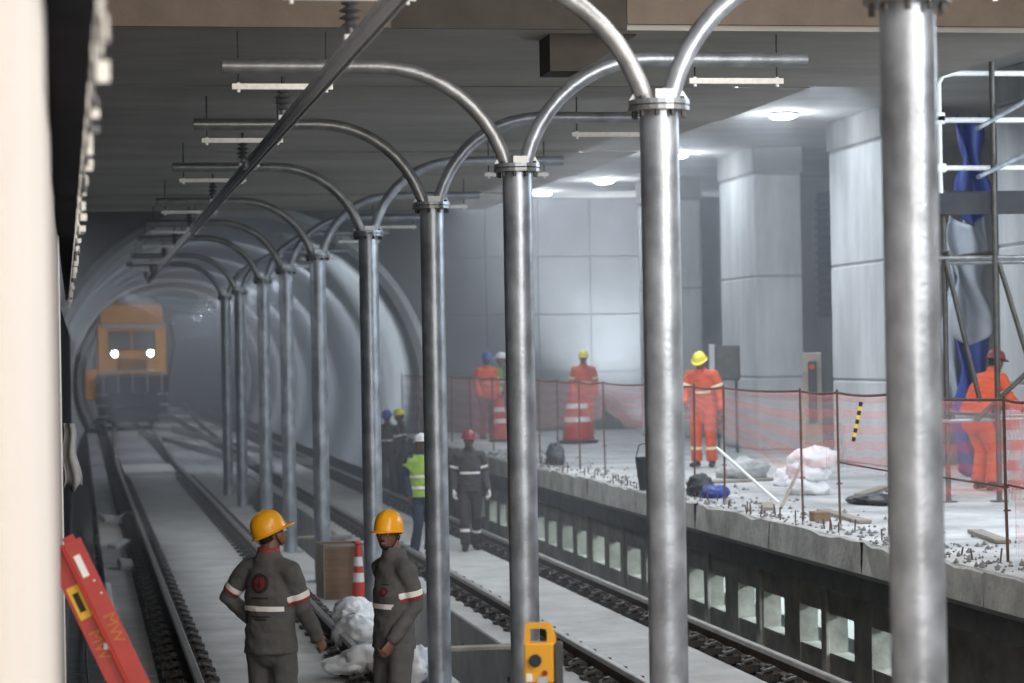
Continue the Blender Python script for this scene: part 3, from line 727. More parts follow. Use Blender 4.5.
    q.tube([hemp, pe + Vector((0, 0, .03)), pe.lerp(ch, .5), ch, ch.lerp(nk, .55), nk - up_ * .02, nk + up_ * .035],
           [(.195 * f, .150 * f), (.185 * f, .140 * f), (.175 * f, .130 * f), (.190 * f, .135 * f), (.165 * f, .115 * f), (.105, .09), (.078, .080)], 22, side=(1, 0, 0))
    for S in 'RL':
        sh, el, wr = j['s' + S], j['e' + S], j['w' + S]
        q.tube([nk.lerp(sh, .45) - Vector((0, 0, .045)), sh - Vector((0, 0, .02)), sh.lerp(el, .5), el, el.lerp(wr, .5), wr + (wr - el).normalized() * .01],
               [.075 * f, .078 * f, .070 * f, .064 * f, .056 * f, .050 * f], 16, round_=True)
    jm = voxel(q, vs, 3, .009, 9); jo = link('jacket', jm, top, o)
    # open the collar ring
    cm = MB(); n0 = nk + up_ * .02
    cm.tube([n0 - up_ * .03, n0 + up_ * .03], [(.085, .085), (.078, .082)], 18, cap=False, side=(1, 0, 0)); co = cm.build('collar', 'reflr' if hi and logo == 'back' else top, o, smooth=True)
    md = co.modifiers.new('t', 'SOLIDIFY'); md.thickness = .012
    # reflective bands cut from the jacket surface
    segs = [('a', j['s' + S], j['e' + S]) for S in 'RL'] + [('f', j['e' + S], j['w' + S]) for S in 'RL']
    def band(pa, pb, keep, m, name='reflective_band', off=.006, src=jm):
        if m == 'refl' and top == 'orange': m = 'reflyel'
        bm = bmesh.new(); bm.from_mesh(src); n_ = (pb - pa).normalized()
        for pt, nn_ in ((pa, -n_), (pb, n_)):
            bmesh.ops.bisect_plane(bm, geom=list(bm.verts) + list(bm.edges) + list(bm.faces), plane_co=pt, plane_no=nn_, clear_outer=True)
        bmesh.ops.delete(bm, geom=[fc for fc in bm.faces if not keep(fc.calc_center_median())], context='FACES')
        bm.normal_update()
        for v in bm.verts: v.co += v.normal * off
        mm = bpy.data.meshes.new('b'); bm.to_mesh(mm); bm.free()
        if len(mm.polygons) == 0: return
        for p in mm.polygons: p.use_smooth = True
        ob = link(name, mm, m, o); return ob
    def near_arm(p): return min(closest(p, a_, b_) for _, a_, b_ in segs)
    def torso_keep(p): return near_arm(p) > .082 * f and True
    if 'torso' in bands:
        c = pe.lerp(ch, .72); band(c - (ch - pe).normalized() * .018, c + (ch - pe).normalized() * .018, lambda p: closest(p, pe, nk) < near_arm(p) + .03 and near_arm(p) > .06, 'refl')
    if 'arm' in bands:
        for S in 'RL':
            a_, b_ = j['s' + S], j['e' + S]; k0, k1 = .60, .72
            kp = lambda p, a_=a_, b_=b_: closest(p, a_, b_) < .11 and closest(p, a_, b_) < closest(p, pe, nk) * .9
            band(a_.lerp(b_, k0), a_.lerp(b_, k1 + .02), kp, 'refl')
            if hi: band(a_.lerp(b_, k1 + .02), a_.lerp(b_, k1 + .10), kp, 'reflr', 'red_band')
    if legband:
        for S in 'RL':
            a_, b_ = j['k' + S], j['a' + S]
            band(a_.lerp(b_, .45), a_.lerp(b_, .56), lambda p, a_=a_, b_=b_: closest(p, a_, b_) < .13, 'refl', 'leg_band', src=tm)
    if vest:
        band(hemp + Vector((0, 0, .03)), nk, lambda p: near_arm(p) > .07 and closest(p, pe, nk) < .3, vest, 'vest', .012)
        c = pe.lerp(ch, .35)
        for cc in (.15, .7): 
            c = pe.lerp(ch, cc); band(c, c + (ch - pe).normalized() * .04, lambda p: near_arm(p) > .07, 'refl', off=.018)
    # helmet
    if not hatless:
        hm_ = MB(); n = 26; rings = []
        for (h_, k_) in ((.034, 1.0), (.05, .99), (.075, .95), (.10, .86), (.122, .70), (.138, .46), (.146, .2), (.147, .02)): rings.append((.034 + (h_ - .034) * (1.22 if hi else 1.05), k_))
        vs_ = []; fs_ = []
        def rim(a, e, zz):   # outline with a front visor
            ca, sa = math.cos(a), math.sin(a); fr = max(0, sa) ** 3
            return (ca * (.100 + e), sa * (.126 + e) - .010 + fr * e * 2.2, zz - fr * e * .45 - (.016 if hi else 0))
        for (e, zz) in ((.006, .030), (.022, .026), (.022, .031), (.002, .036)):
            vs_ += [rim(2 * math.pi * i / n, e, zz) for i in range(n)]
        for h_, k_ in rings[1:]:
            for i in range(n):
                a = 2 * math.pi * i / n; rid = .006 if abs(math.cos(a)) < .22 and h_ > .06 else 0
                vs_.append((math.cos(a) * .103 * k_, math.sin(a) * .128 * k_ - .010, h_ + rid))
        nr = len(vs_) // n
        for r_ in range(nr - 1):
            for i in range(n): fs_.append((r_ * n + i, r_ * n + (i + 1) % n, (r_ + 1) * n + (i + 1) % n, (r_ + 1) * n + i))
        fs_.append(tuple(range((nr - 1) * n, nr * n)))
        hm_.add([H @ (Matrix.Rotation(R(7), 4, 'X') @ Vector(v)) for v in vs_], fs_); ho = hm_.build('hard_hat', hat, o, smooth=True)
        if hi:
            kb = MB(); kb.tube([H @ Vector((math.cos(t) * .088, math.sin(t) * .105 - .01, .022 + (-.018 if math.sin(t) < 0 else .008))) for t in [2 * math.pi * i / 20 for i in range(21)]], [(.013, .006)] * 21, 6, side=(0, 0, 1)); kb.build('headband', 'hair', o, smooth=True)
    hb = MB(); hb.ell((0, -.024, .028), (.078, .092, .088), 16, H); hb.ell((0, -.045, -.025), (.070, .062, .062), 14, H)
    hb.build('hair', 'hair', o, smooth=True)
    if beard:
        bb = MB(); bb.ell((0, .054, -.086), (.034, .030, .024), 12, H); bb.ell((0, .094, -.042), (.024, .006, .004), 8, H); bb.build('beard', 'hair', o, smooth=True)
    for sg in (-1, 1):
        e_ = MB(); e_.ell((sg * .031, .083, -.000), (.0125, .007, .006), 10, H); e_.build('eye', 'eye', o, smooth=True)
        e_ = MB(); e_.ell((sg * .031, .0895, -.000), (.0055, .002, .0055), 8, H); e_.build('pupil', 'black', o, smooth=True)
        e_ = MB(); e_.ell((sg * .033, .091, .020), (.019, .006, .004), 8, H); e_.build('eyebrow', 'hair', o, smooth=True)
    l_ = MB(); l_.ell((0, .090, -.059), (.023, .006, .009), 8, H); l_.build('lips', 'lips', o, smooth=True)
    if hi:
        st = MB()
        for sg in (-1, 1): st.tube([H @ Vector((sg * .088, .01, .03)), H @ Vector((sg * .078, .012, -.03)), H @ Vector((sg * .05, .03, -.085)), H @ Vector((0, .045, -.108))], .0045, 6)
        st.build('chin_strap', 'hair', o)
    if glasses:
        g = MB()
        for sg in (-1, 1):
            g.tube([H @ Vector((sg * .012, .104, .002)), H @ Vector((sg * .05, .098, .003)), H @ Vector((sg * .072, .07, .004))], [(.003, .014), (.003, .017), (.003, .012)], 6, side=H.to_3x3() @ Vector((0, 1, 0)))
            g.tube([H @ Vector((sg * .072, .075, .012)), H @ Vector((sg * .08, .0, .008))], .003, 5)
        g.build('glasses', 'goggles', o, smooth=True)
    if logo:
        # flat prints laid on the jacket
        def prj(x, z, up=.004, sg=-1):
            best = None
            hit, loc_, nr_, _ = jo_ray(Vector((x, sg * .6, z)), Vector((0, -sg, 0)))
            return loc_ + nr_ * up if hit else None
        def jo_ray(a, d_):
            global _bv
            r_ = BV.ray_cast(a, d_)
            return (r_[0] is not None, r_[0], r_[1], None)
        from mathutils.bvhtree import BVHTree
        bmx = bmesh.new(); bmx.from_mesh(jm); BV = BVHTree.FromBMesh(bmx); bmx.free()
        def disc(x0, z0, r_, m, name, up, sg, r0=0, a0=0, a1=2 * math.pi, n=24):
            mb_ = MB(); vs2 = []; ok = True; rr_ = [r0 + (r_ - r0) * k / 4 for k in range(5)]
            for k in range(5):
                for i in range(n + 1):
                    a = a0 + (a1 - a0) * i / n; p_ = prj(x0 + rr_[k] * math.cos(a), z0 + rr_[k] * math.sin(a), up, sg)
                    if p_ is None: return
                    vs2.append(p_)
            f2 = [(k * (n + 1) + i, k * (n + 1) + i + 1, (k + 1) * (n + 1) + i + 1, (k + 1) * (n + 1) + i) for k in range(4) for i in range(n)]
            mb_.add(vs2, f2).build(name, m, o)
        def bar(x0, x1, z0, h_, m, up, sg):
            vs2 = []; nn = 12
            for i in range(nn + 1):
                for k in (0, 1):
                    p_ = prj(x0 + (x1 - x0) * i / nn, z0 + k * h_, up, sg)
                    if p_ is None: return
                    vs2.append(p_)
            MB().add(vs2, [(2 * i, 2 * i + 1, 2 * i + 3, 2 * i + 2) for i in range(nn)]).build('print_line', m, o)
        if logo == 'back':
            disc(0, 1.345, .072, 'logod', 'emblem', .005, -1); disc(0, 1.345, .046, 'logor', 'emblem_centre', .008, -1)
            disc(0, 1.335, .018, 'logod', 'emblem_mark', .010, -1); bar(-.006, .006, 1.30, .09, 'logod', .010, -1)
            bar(-.07, .07, 1.235, .014, 'logod', .005, -1); bar(-.075, .075, 1.105, .011, 'logod', .005, -1); bar(-.055, .055, 1.085, .009, 'logod', .005, -1)
        else:
            disc(-.07, 1.27, .030, 'logod', 'emblem', .005, 1); disc(-.07, 1.27, .019, 'logor', 'emblem_centre', .008, 1); bar(-.105, -.035, 1.32, .006, 'logod', .005, 1)
            bar(-.002, .004, .95, .42, 'logod', .004, 1)
    return o
s1 = 140
X, Y = P(266, s1); W1 = person('worker in grey seen from behind, orange-yellow hard hat, hand on hip, emblem on back', (X, Y, .004), R(-38),
    dict(eR=(.225, .07, 1.16), wR=(.235, .235, .95), eL=(-.34, -.03, 1.23), wL=(-.205, .10, 1.04), sR=(.18, -.01, 1.45), sL=(-.18, -.01, 1.45), hd=(0, .035, 1.69), nk=(0, -.01, 1.545)),
    hy=R(-44), hp=R(17), hi=True, vs=.011, fat=1.06, glasses=True, logo='back', hem=.84, curl=.45)
X, Y = P(389, s1); W2 = person('worker in grey facing the camera side-on, orange-yellow hard hat, hand in pocket, white sleeve band', (X, Y, .004), R(114),
    dict(sL=(-.17, -.01, 1.45), sR=(.17, -.01, 1.45), eL=(-.18, -.075, 1.17), wL=(-.165, .10, .95), eR=(.20, -.09, 1.17), wR=(.15, -.04, .93), hd=(0, .035, 1.675), nk=(0, -.01, 1.53)),
    hy=R(34), hp=R(-2), hi=True, vs=.011, fat=.98, glasses=False, logo='front', hem=.86, curl=.8, beard=True)
X, Y = P(467, 66.5); person('man in dark grey overalls and dark red helmet walking on the right track slab', (X, Y, .004), R(178),
    dict(kR=(.09, .10, .52), aR=(.09, .12, .10), kL=(-.1, .02, .5), aL=(-.1, -.12, .10), wR=(.25, .10, .93), wL=(-.27, .08, .93)), hp=R(-8), top='greyd', bot='greyd', hat='helmr', legband=True, gloves=True, hem=.88)
X, Y = P(419, 68.5); person('person in lime vest and white helmet, half hidden behind the fourth post', (X, Y, .004), R(195), dict(kR=(.09, .08, .5)), top='navy', bot='navy', hat='helmw', vest='lime', bands=())
X, Y = P(386, 47.5); person('far worker in grey with blue helmet on the track by the platform', (X, Y, .004), R(150), dict(), hp=R(-20), top='greyd', bot='greyd', hat='helmb', vs=.016)
X, Y = P(399, 47.0); person('far worker in grey with yellow helmet beside the blue helmet', (X, Y, .004), R(90), dict(wR=(.2, .4, 1.1), wL=(-.2, .4, 1.1)), hp=R(-15), top='greyd', bot='greyd', hat='helmy', vs=.016)
X, Y = P(702, 66); person('worker in orange with yellow helmet looking down beside the pale pillar', (X, Y, 1.175), R(150),
    dict(pel=(0, -.03, .95), ch=(0, .03, 1.25), nk=(0, .09, 1.46), hd=(0, .17, 1.60), sR=(.19, .07, 1.42), sL=(-.19, .07, 1.42), eR=(.25, .13, 1.16), wR=(.2, .30, 1.0), eL=(-.28, .05, 1.15), wL=(-.32, .12, .92)),
    hp=R(-30), top='orange', bot='orange', hat='helmy', fat=1.12, legband=True, curl=.7)
X, Y = P(583, 49.5); person('distant worker in orange with yellow helmet behind the striped drum', (X, Y, 1.175), R(170), dict(), hp=R(-10), top='orange', bot='orange', hat='helmy', fat=1.05, vs=.016)
X, Y = P(486, 48); person('distant worker in orange with dark helmet left of the third post', (X, Y, 1.175), R(200), dict(), hp=R(-10), top='orange', bot='greyd', hat='helmb', fat=1.1, vs=.016)
X, Y = P(502, 47); person('distant person in lime vest beside the dark-helmeted orange worker', (X, Y, 1.175), R(100), dict(), top='navy', bot='navy', hat='helmw', vest='lime', bands=(), vs=.016)
X, Y = P(984, 81.5); person('worker in orange with dark red cap bending forward behind the scaffold', (X, Y, 1.175), R(-68),
    dict(pel=(0, -.18, .92), ch=(0, -.02, 1.22), nk=(0, .12, 1.42), hd=(0, .20, 1.57), sR=(.19, .09, 1.38), sL=(-.19, .09, 1.38), eR=(.25, .16, 1.12), wR=(.2, .36, 1.02), eL=(-.25, .16, 1.12), wL=(-.2, .38, 1.05),
         hR=(.095, -.16, .9), hL=(-.095, -.16, .9)), hp=R(-15), top='orange', bot='orange', hat='helmr', fat=1.15, bands=('arm',))

# ------------------------------------------------------------------ locomotive
s = 24; X, Y = P(132, s)
lc = empty('works_locomotive', (X, Y, 0), R(0), label='orange works locomotive with two lit headlights coming through the haze', cat='locomotive')
MB().box(-1.42, 1.42, .3, 7.5, 2.3, 4.45).build('cab', 'loco', lc, bevel=.05)
MB().box(-1.32, 1.32, .5, 7.2, 4.45, 5.3).build('roof_housing', 'loco', lc, bevel=.06)
MB().box(-1.2, 1.38, .1, .6, 4.30, 4.46).build('roof_lip', 'lining', lc, bevel=.03)
for a, b in ((-.95, -.05), (.05, .95)):
    fr = MB().box(a, b, .25, .32, 3.35, 4.15).build('window', 'locod', lc); MB().box(a + .06, b - .06, .22, .26, 3.41, 4.09).build('pane', 'glass', fr)
MB().box(-.6, .6, .24, .32, 2.55, 3.0).build('grille', 'locod', lc)
for i in range(5): MB().box(-.56, .56, .2, .25, 2.58 + i * .09, 2.61 + i * .09).build('grille_bar', 'loco', lc)
for sg in (-1, 1):
    MB().cyl((sg * .74 + .02, .12, 3.22), (sg * .74 + .02, .32, 3.22), .16, n=18).build('headlight_ring', 'locod', lc)
    MB().cyl((sg * .74 + .02, .09, 3.22), (sg * .74 + .02, .13, 3.22), .125, n=18).build('headlight', 'headl', lc)
    MB().cyl((sg * .85, -.35, 1.15), (sg * .85, .2, 1.15), .09, n=12).build('buffer_stem', 'locod', lc)
    MB().cyl((sg * .85, -.42, 1.15), (sg * .85, -.35, 1.15), .25, n=16).build('buffer', 'locod', lc)
    MB().box(sg * 1.25 - .2, sg * 1.25 + .2, -.1, .3, .5, 2.2).build('step', 'locod', lc)
    for k in range(3): MB().box(sg * 1.25 - .22, sg * 1.25 + .22, -.25, -.08, .6 + k * .45, .65 + k * .45).build('tread', 'lining', lc)
MB().box(-1.45, 1.45, -.05, 7.6, .95, 1.6).build('buffer_beam', 'locod', lc, bevel=.03)
MB().box(-1.5, 1.5, -.1, 7.6, 1.6, 2.3).build('deck', 'locod', lc, bevel=.03)
for x_ in (-1.2, -.6, 0, .6, 1.2): MB().cyl((x_, -.08, 1.6), (x_, -.08, 2.5), .03, n=8).build('handrail', 'lining', lc)
MB().cyl((-1.25, -.08, 2.5), (1.25, -.08, 2.5), .03, n=8).build('handrail', 'lining', lc)
MB().box(-1.1, 1.1, .3, 7.4, .35, .95).build('bogie', 'locod', lc, bevel=.05)
for sg in (-1, 1):
    for y_ in (1.2, 3.2, 5.6): MB().cyl((sg * .72, y_, .62), (sg * .86, y_, .62), .44, n=20).build('wheel', 'locod', lc)
MB().box(-1.95, -1.45, .2, 2.5, 1.3, 2.6).build('side_locker', 'loco', lc, bevel=.04)
MB().tube([(1.5, .4, 2.2), (1.75, .4, 3.6), (1.55, .4, 4.9), (.9, .4, 5.6), (-.4, .4, 5.85), (-1.3, .4, 5.4)], .035, 8).build('guard_hoop', 'locod', lc)

# ------------------------------------------------------------------ scaffold tower on the platform
s = 88
def Q(x, y, s_=88): a, b = P(x, s_); return Vector((a, b, PZ(x, y, s_)))
sf = empty('scaffold_tower', (0, 0, 0), label='scaffold tower with white guard rails and dark tubes at the right edge', cat='scaffold')
o0 = Q(943, 78); xr = o0.x + 2.3
def tb(a, b, r_, m, name): MB().cyl(a, b, r_, n=10).build(name, m, sf, smooth=True)
zt_, zm, zl, zd = Q(943, 73).z, Q(943, 120).z, Q(943, 168).z, Q(943, 190).z
fy = o0.y
MB().tube([(o0.x, fy, zd - .1), (o0.x, fy, zt_ - .12), (o0.x + .05, fy, zt_ - .03), (o0.x + .18, fy, zt_), (xr, fy, zt_)], .032, 10).build('guard_frame', 'pipewhite', sf, smooth=True)
tb((o0.x, fy, zm), (xr, fy, zm), .032, 'pipewhite', 'guard_rail'); tb((o0.x, fy, zl), (xr, fy, zl), .03, 'pipewhite', 'guard_rail')
for z_ in (zt_ - .5, zm, zl): MB().box(o0.x - .05, o0.x + .06, fy - .05, fy + .05, z_ - .05, z_ + .05).build('coupler', 'pipewhite', sf, bevel=.01)
tb((o0.x - .05, fy - 1.3, zm - .22), (xr, fy + 1.2, zm + .75), .026, 'galv', 'brace'); tb((o0.x - .05, fy - 1.3, zl - .2), (xr, fy + 1.2, zl + .6), .026, 'galv', 'brace')
sx = Q(995, 100).x
zg = 1.17
for xx, yy2, zt2 in ((sx, fy - .15, Q(995, 62).z), (o0.x + .05, fy + .05, zd), (o0.x + .05, fy + 1.5, zd), (xr, fy, 5.9), (xr, fy + 1.5, zd), (sx - .35, fy + 1.5, zd)):
    tb((xx, yy2, zg), (xx, yy2, zt2), .032, 'pipedark', 'standard')
    MB().box(xx - .08, xx + .08, yy2 - .08, yy2 + .08, zg, zg + .015).build('base_plate', 'pipedark', sf)
for z_ in (Q(995, 257).z, Q(995, 420).z):
    for yy2 in (fy, fy + 1.5): tb((o0.x - .1, yy2, z_), (xr, yy2, z_), .026, 'galvd', 'ledger')
    for xx in (o0.x + .05, sx): tb((xx, fy - .15, z_ + .05), (xx, fy + 1.6, z_ + .05), .026, 'pipedark', 'transom')
tb(Q(947, 260), Q(979, 402), .03, 'pipedark', 'brace'); tb(Q(1000, 262), Q(1045, 420), .03, 'pipedark', 'brace'); tb(Q(975, 420), Q(1040, 360), .03, 'pipedark', 'brace')
for k in range(5): MB().box(o0.x - .1, xr + .1, fy + .02 + k * .31, fy + .30 + k * .31, zd - .06, zd - .01).build('deck_board', 'locod', sf, bevel=.006)
MB().box(o0.x - .1, xr + .1, fy - .06, fy - .02, zd - .28, zd - .04).build('fascia_board', 'locod', sf)
# tarpaulins
def tarp(x0, x1, y0_, y1_, s_, m, lab, ph):
    a = Q(x0, y0_, s_); b = Q(x1, y1_, s_)
    return sheet('tarpaulin', lambda u, v: Vector((a.x + (b.x - a.x) * u + .05 * math.sin(v * 11 + u * 4 + ph), a.y + .12 * math.sin(u * 9 + v * 5 + ph) + .5 * u * 0, b.z + (a.z - b.z) * v - .15 * math.sin(u * math.pi))), 18, 26, m, .01, label=lab, cat='tarpaulin')
tarp(947, 968, 215, 405, 73, 'tarpg', 'narrow grey strip of tarpaulin hanging behind the scaffold at its left', .3)
tarp(962, 990, 112, 215, 76, 'tarpb', 'blue tarpaulin piece high behind the white guard rails', 1.3)
tarp(952, 991, 215, 335, 76, 'tarpg', 'grey-white tarpaulin sagging between blue sheets behind the scaffold', 2.3)
tarp(955, 991, 310, 470, 74, 'tarpb', 'blue tarpaulin behind the bending worker in orange', .9)

# ------------------------------------------------------------------ fence of rebar posts, rope and netting
fp = [1040, 1004, 886, 837, 800, 722, 692, 645, 603, 578, 556, 538, 515, 492, 470, 450, 432, 416, 402]
FX = 7.48; fpos = []
for i, x in enumerate(fp):
    Y = P(x, (x - 78) * CY / FX)[1]; fpos.append(Y)
    lean = random.Random(i).uniform(-.03, .03)
    names = {1: 'rebar fence post with tangled net near the right edge', 2: 'rebar fence post just left of the big steel post', 3: 'rebar fence post beside the yellow-black tape',
             4: 'taller rebar fence post with a stick leaning at its foot', 5: 'rebar fence post in front of the worker\'s elbow', 6: 'rebar fence post at the worker\'s knee'}
    mb = MB(); mb.tube([(0, 0, -.05), (lean * .5, 0, .6), (lean, lean, 1.36)], .013 if i > 2 else .014, 6)
    mb.cyl((-.03, 0, .42), (.03, 0, .42), .008, n=5)
    tag(mb.build('fence_post', 'rebar', loc=(FX, Y, 1.17)), names.get(i, ['', 'first', 'second', 'third', 'fourth', 'fifth', 'sixth', 'seventh', 'eighth', 'ninth', 'tenth', 'eleventh', 'twelfth'][max(0, i - 6)] + ' rebar fence post counted leftwards from the second steel post' if i else 'rebar fence post cut by the right edge of the picture'), 'fence post', 'rebar fence posts along the platform edge')
rope = []
for a, b in zip(fpos, fpos[1:]):
    for k in range(5): rope.append((FX - .012, a + (b - a) * k / 5, 2.50 - .02 * math.sin(math.pi * k / 5)))
tag(MB().tube(rope, .013, 6).build('fence_rope', 'rebar'), 'rust red top rail sagging between the rebar fence posts', 'rail')
for i in (0, 1, 2, 3):
    mb = MB(); a, b = fpos[i], fpos[i + 1]
    if i == 3: continue
    mb.cyl((FX + .01, a, 1.78), (FX + .01, b, 1.80), .010, n=6)
    tag(mb.build('lower_rail', 'rebar'), ['lower rebar rail at the far right of the fence', 'lower rebar rail behind the big steel post', 'lower rebar rail below the yellow-black tape'][i], 'rail')
def netspan(i, zb, sag, lab, zt0=2.5, zt1=2.5, bunch=0):
    a, b = fpos[i], fpos[i + 1]; rr = random.Random(i * 3)
    p1, p2 = rr.uniform(0, 6), rr.uniform(0, 6)
    def fn(u, v):
        y_ = a + (b - a) * u; tz = zt0 + (zt1 - zt0) * u - .02 * math.sin(math.pi * u)
        bz = zb[0] + (zb[1] - zb[0]) * u - sag * math.sin(math.pi * u)
        return Vector((FX + .03 + (1 - v) * (.04 * math.sin(u * 9 + p1) + .015 * math.sin(u * 21 + v * 5 + p2)), y_, bz + (tz - bz) * v + .015 * math.sin(u * 20 + p1) * (1 - v)))
    return sheet('barrier_net', fn, 30, 8, 'net', label=lab, cat='netting', group='pink barrier nets on the platform fence')
netspan(0, (1.35, 1.25), .05, 'pink net bunched at the right edge of the picture', 2.5, 2.4)
netspan(1, (1.66, 1.62), .10, 'red striped net hanging right of the big steel post')
netspan(2, (1.75, 1.70), .0, 'faint net between the posts beside the big steel post')
netspan(3, (1.75, 1.60), .02, 'faint net between tall rebar posts before the pale pillar')
netspan(4, (1.45, 1.95), .05, 'pink net slanting down in front of the pale pillar')
netspan(5, (1.95, 2.1), .05, 'pink net across the legs of the worker in orange')
netspan(6, (2.1, 2.0), .05, 'pink net meeting the second steel post')
netspan(7, (1.9, 2.1), .10, 'pink net sagging left of the second steel post')
netspan(8, (2.05, 2.0), .10, 'pink net sagging in front of the red striped drum')
netspan(9, (1.9, 1.8), .05, 'pink net right of the third steel post')
netspan(10, (1.8, 1.7), .05, 'pink net beside the third steel post, half height')
for i in range(11, 18): netspan(i, (1.4, 1.35), .08, ['first', 'second', 'third', 'fourth', 'fifth', 'sixth', 'farthest'][i - 11] + ' far pink net left of the third steel post, counted leftwards')
# bunched net beside the right-most post, and the draped net far left
def bunch(x, s_, ytop, ybot, wpx, lab, cat='netting'):
    a = Q(x, ytop, s_); zb = PZ(x, ybot, s_); w_ = wpx / s_
    def fn(u, v):
        nar = .35 + .65 * abs(v - .35); return Vector((a.x + (u - .5) * w_ * nar + .02 * math.sin(v * 14), a.y + .09 * math.sin(u * 22 + v * 3), zb + (a.z - zb) * v))
    return sheet('net_bundle', fn, 30, 14, 'net', label=lab, cat=cat)
bunch(1013, 121, 400, 500, 26, 'pink net gathered into folds by the right-most fence post')
bunch(480, 50, 382, 440, 42, 'pale pink net draped in a heap above the man in dark overalls')
# striped tape
t0 = Q(860, 402, 104)
tp = empty('warning_tape', tuple(t0), label='yellow and black warning tape dangling from the fence rail', cat='tape')
for k in range(9):
    a = Vector((-.012 * k * .8, 0, -.042 * k)); b = Vector((-.012 * (k + 1) * .8, 0, -.042 * (k + 1)))
    mb = MB(); mb.beam(a, b, .004, .038); mb.build('stripe', 'tapey' if k % 2 else 'logod', tp)

# ------------------------------------------------------------------ things on the platform
def onp(x, s_): a, b = P(x, s_); return (a, b, 1.17)
# striped drums and cones
def drum(x, s_, lab, k=1.0):
    r = empty('striped_drum', onp(x, s_), label=lab, cat='traffic drum')
    MB().lathe([(0, 0), (.40, 0), (.40, .06), (.3, .08), (0, .08)], n=20).build('base', 'black', r)
    zz = .08; cols = ['red', 'white', 'red', 'white', 'red']; hs = [.34, .10, .16, .10, .2]; rad = .29
    for c_, h_ in zip(cols, hs):
        MB().lathe([(0, zz), (rad, zz), (rad - .025, zz + h_), (0, zz + h_)], n=20).build('band', c_, r, smooth=True); zz += h_; rad -= .022
    return r
drum(576, 51, 'red and white striped drum in front of the distant orange worker')
drum(498, 49.5, 'red striped drum half hidden left of the third steel post').scale = (.55, .55, .9)
# electrical cabinet on a stand
s_ = 58; a = onp(726, s_)
cb = empty('electrical_cabinet', a, R(-8), label='dark grey electrical cabinet on a stand before the pale pillar', cat='cabinet')
MB().box(-.20, .22, -.12, .12, 1.25, 1.85).build('housing', 'cab', cb, bevel=.015)
MB().box(-.17, .19, -.135, -.12, 1.28, 1.82).build('door', 'pipedark', cb, bevel=.006)
MB().box(-.30, -.21, -.08, .08, 1.28, 1.88).build('side_panel', 'lining', cb)
for x_ in (-.15, .17): MB().cyl((x_, .05, 0), (x_, .05, 1.25), .025, n=8).build('leg', 'pipedark', cb)
s_ = 72; a = onp(811, s_)
pb = empty('power_board', a, label='narrow grey power board with a red light beside the big pillar', cat='power board')
MB().box(-.13, .13, -.05, .05, .35, 1.72).build('board', 'wooddk', pb, bevel=.01)
MB().box(-.07, .05, -.10, -.05, .75, 1.60).build('enclosure', 'cab', pb, bevel=.01)
MB().cyl((-.03, -.13, 1.52), (-.03, -.1, 1.52), .035, n=12).build('red_lamp', 'red', pb)
for x_ in (-.1, .1): MB().box(x_ - .02, x_ + .02, -.02, .02, 0, .35).build('leg', 'wooddk', pb)
# sacks
def sack(name, loc, r, lab, m='bag', seed=0, grp=None, cat='bag', rz=0):
    mb = MB(); mb.ell((0, 0, 0), r, 44)
    me = mb.mesh(True); of = Vector((seed * 3.1, seed, 0)); mr = max(r)
    for v in me.vertices:
        q = v.co / mr
        n_ = noise.noise(q * 1.8 + of) * .30 - abs(noise.noise(q * 4 + of)) * .34 - abs(noise.noise(q * 9 + of)) * .16 + .12
        v.co = v.co * (1 + n_)
        if v.co.z < -r[2] * .55: v.co.z = -r[2] * .55
    me.materials.append(M[m])
    o = link(name, me, loc=(loc[0], loc[1], loc[2] + r[2] * .55), rz=rz); return tag(o, lab, cat, grp)
for k, (x, dz, lab) in enumerate(((808, 0, 'white sack at the bottom of the pile on the platform'), (806, .17, 'white sack in the middle of the pile on the platform'), (811, .33, 'topmost white sack of the pile on the platform'))):
    a = onp(x, 82); sack('sack', (a[0], a[1], a[2] + dz), (.27, .22, .16), lab, seed=k, grp='white sacks piled on the platform')
a = onp(789, 77); sack('sack', a, (.22, .2, .16), 'small pale sack left of the white pile on the platform', seed=8)
# black bucket bag near second post
a = onp(650, 74); r = empty('black_bucket', (a[0], a[1], a[2]), label='tall black bucket at the platform edge left of the second steel post', cat='bucket')
r.location = (P(646, 78)[0] - .0, P(646, 78)[1], 1.17)
MB().lathe([(0, 0), (.12, 0), (.17, .42), (.165, .42), (.11, .03), (0, .03)], n=18).build('shell', 'black', r, smooth=True)
MB().tube([(-.16, 0, .42), (-.12, -.02, .58), (.06, -.02, .62), (.16, 0, .42)], .008, 6).build('handle', 'cable', r)
# crumpled blue and grey stuff, black tyre-like mat, hose
a = onp(712, 83); sack('tarp_heap', (a[0], a[1], a[2]), (.16, .2, .1), 'crumpled blue plastic at the worker\'s feet', 'tarpb', 3, cat='plastic')
a = onp(697, 82); sack('black_bag', (a[0], a[1], a[2]), (.16, .22, .17), 'black bag beside the crumpled blue plastic', 'black', 4)
a = onp(741, 72); sack('rubble_sack', (a[0], a[1], a[2]), (.36, .3, .17), 'grey rubble sack lying behind the fence', 'film', 5)
a = onp(872, 88); sack('dark_mat', (a[0], a[1], a[2]), (.28, .4, .07), 'dark crumpled mat on the platform left of the big steel post', 'black', 6, cat='mat')
a = onp(553, 63); sack('grey_bundle', (a[0], a[1], a[2]), (.14, .2, .22), 'dark grey bundle on the platform right of the third steel post', 'cab', 9, cat='bundle')
a = onp(552, 68); 
for k, (p1_, p2_, m_, lab) in enumerate((((715, 448), (776, 503), 'pipewhite', 'white pipe leaning down to the platform edge'), ((800, 462), (778, 508), 'wooddk', 'grey stick leaning against the tall fence post'))):
    A_ = Q(*p1_, 92); B_ = Q(*p2_, 94); tag(MB().cyl(A_, B_, .018, n=8).build('pipe', m_), lab, 'pipe')
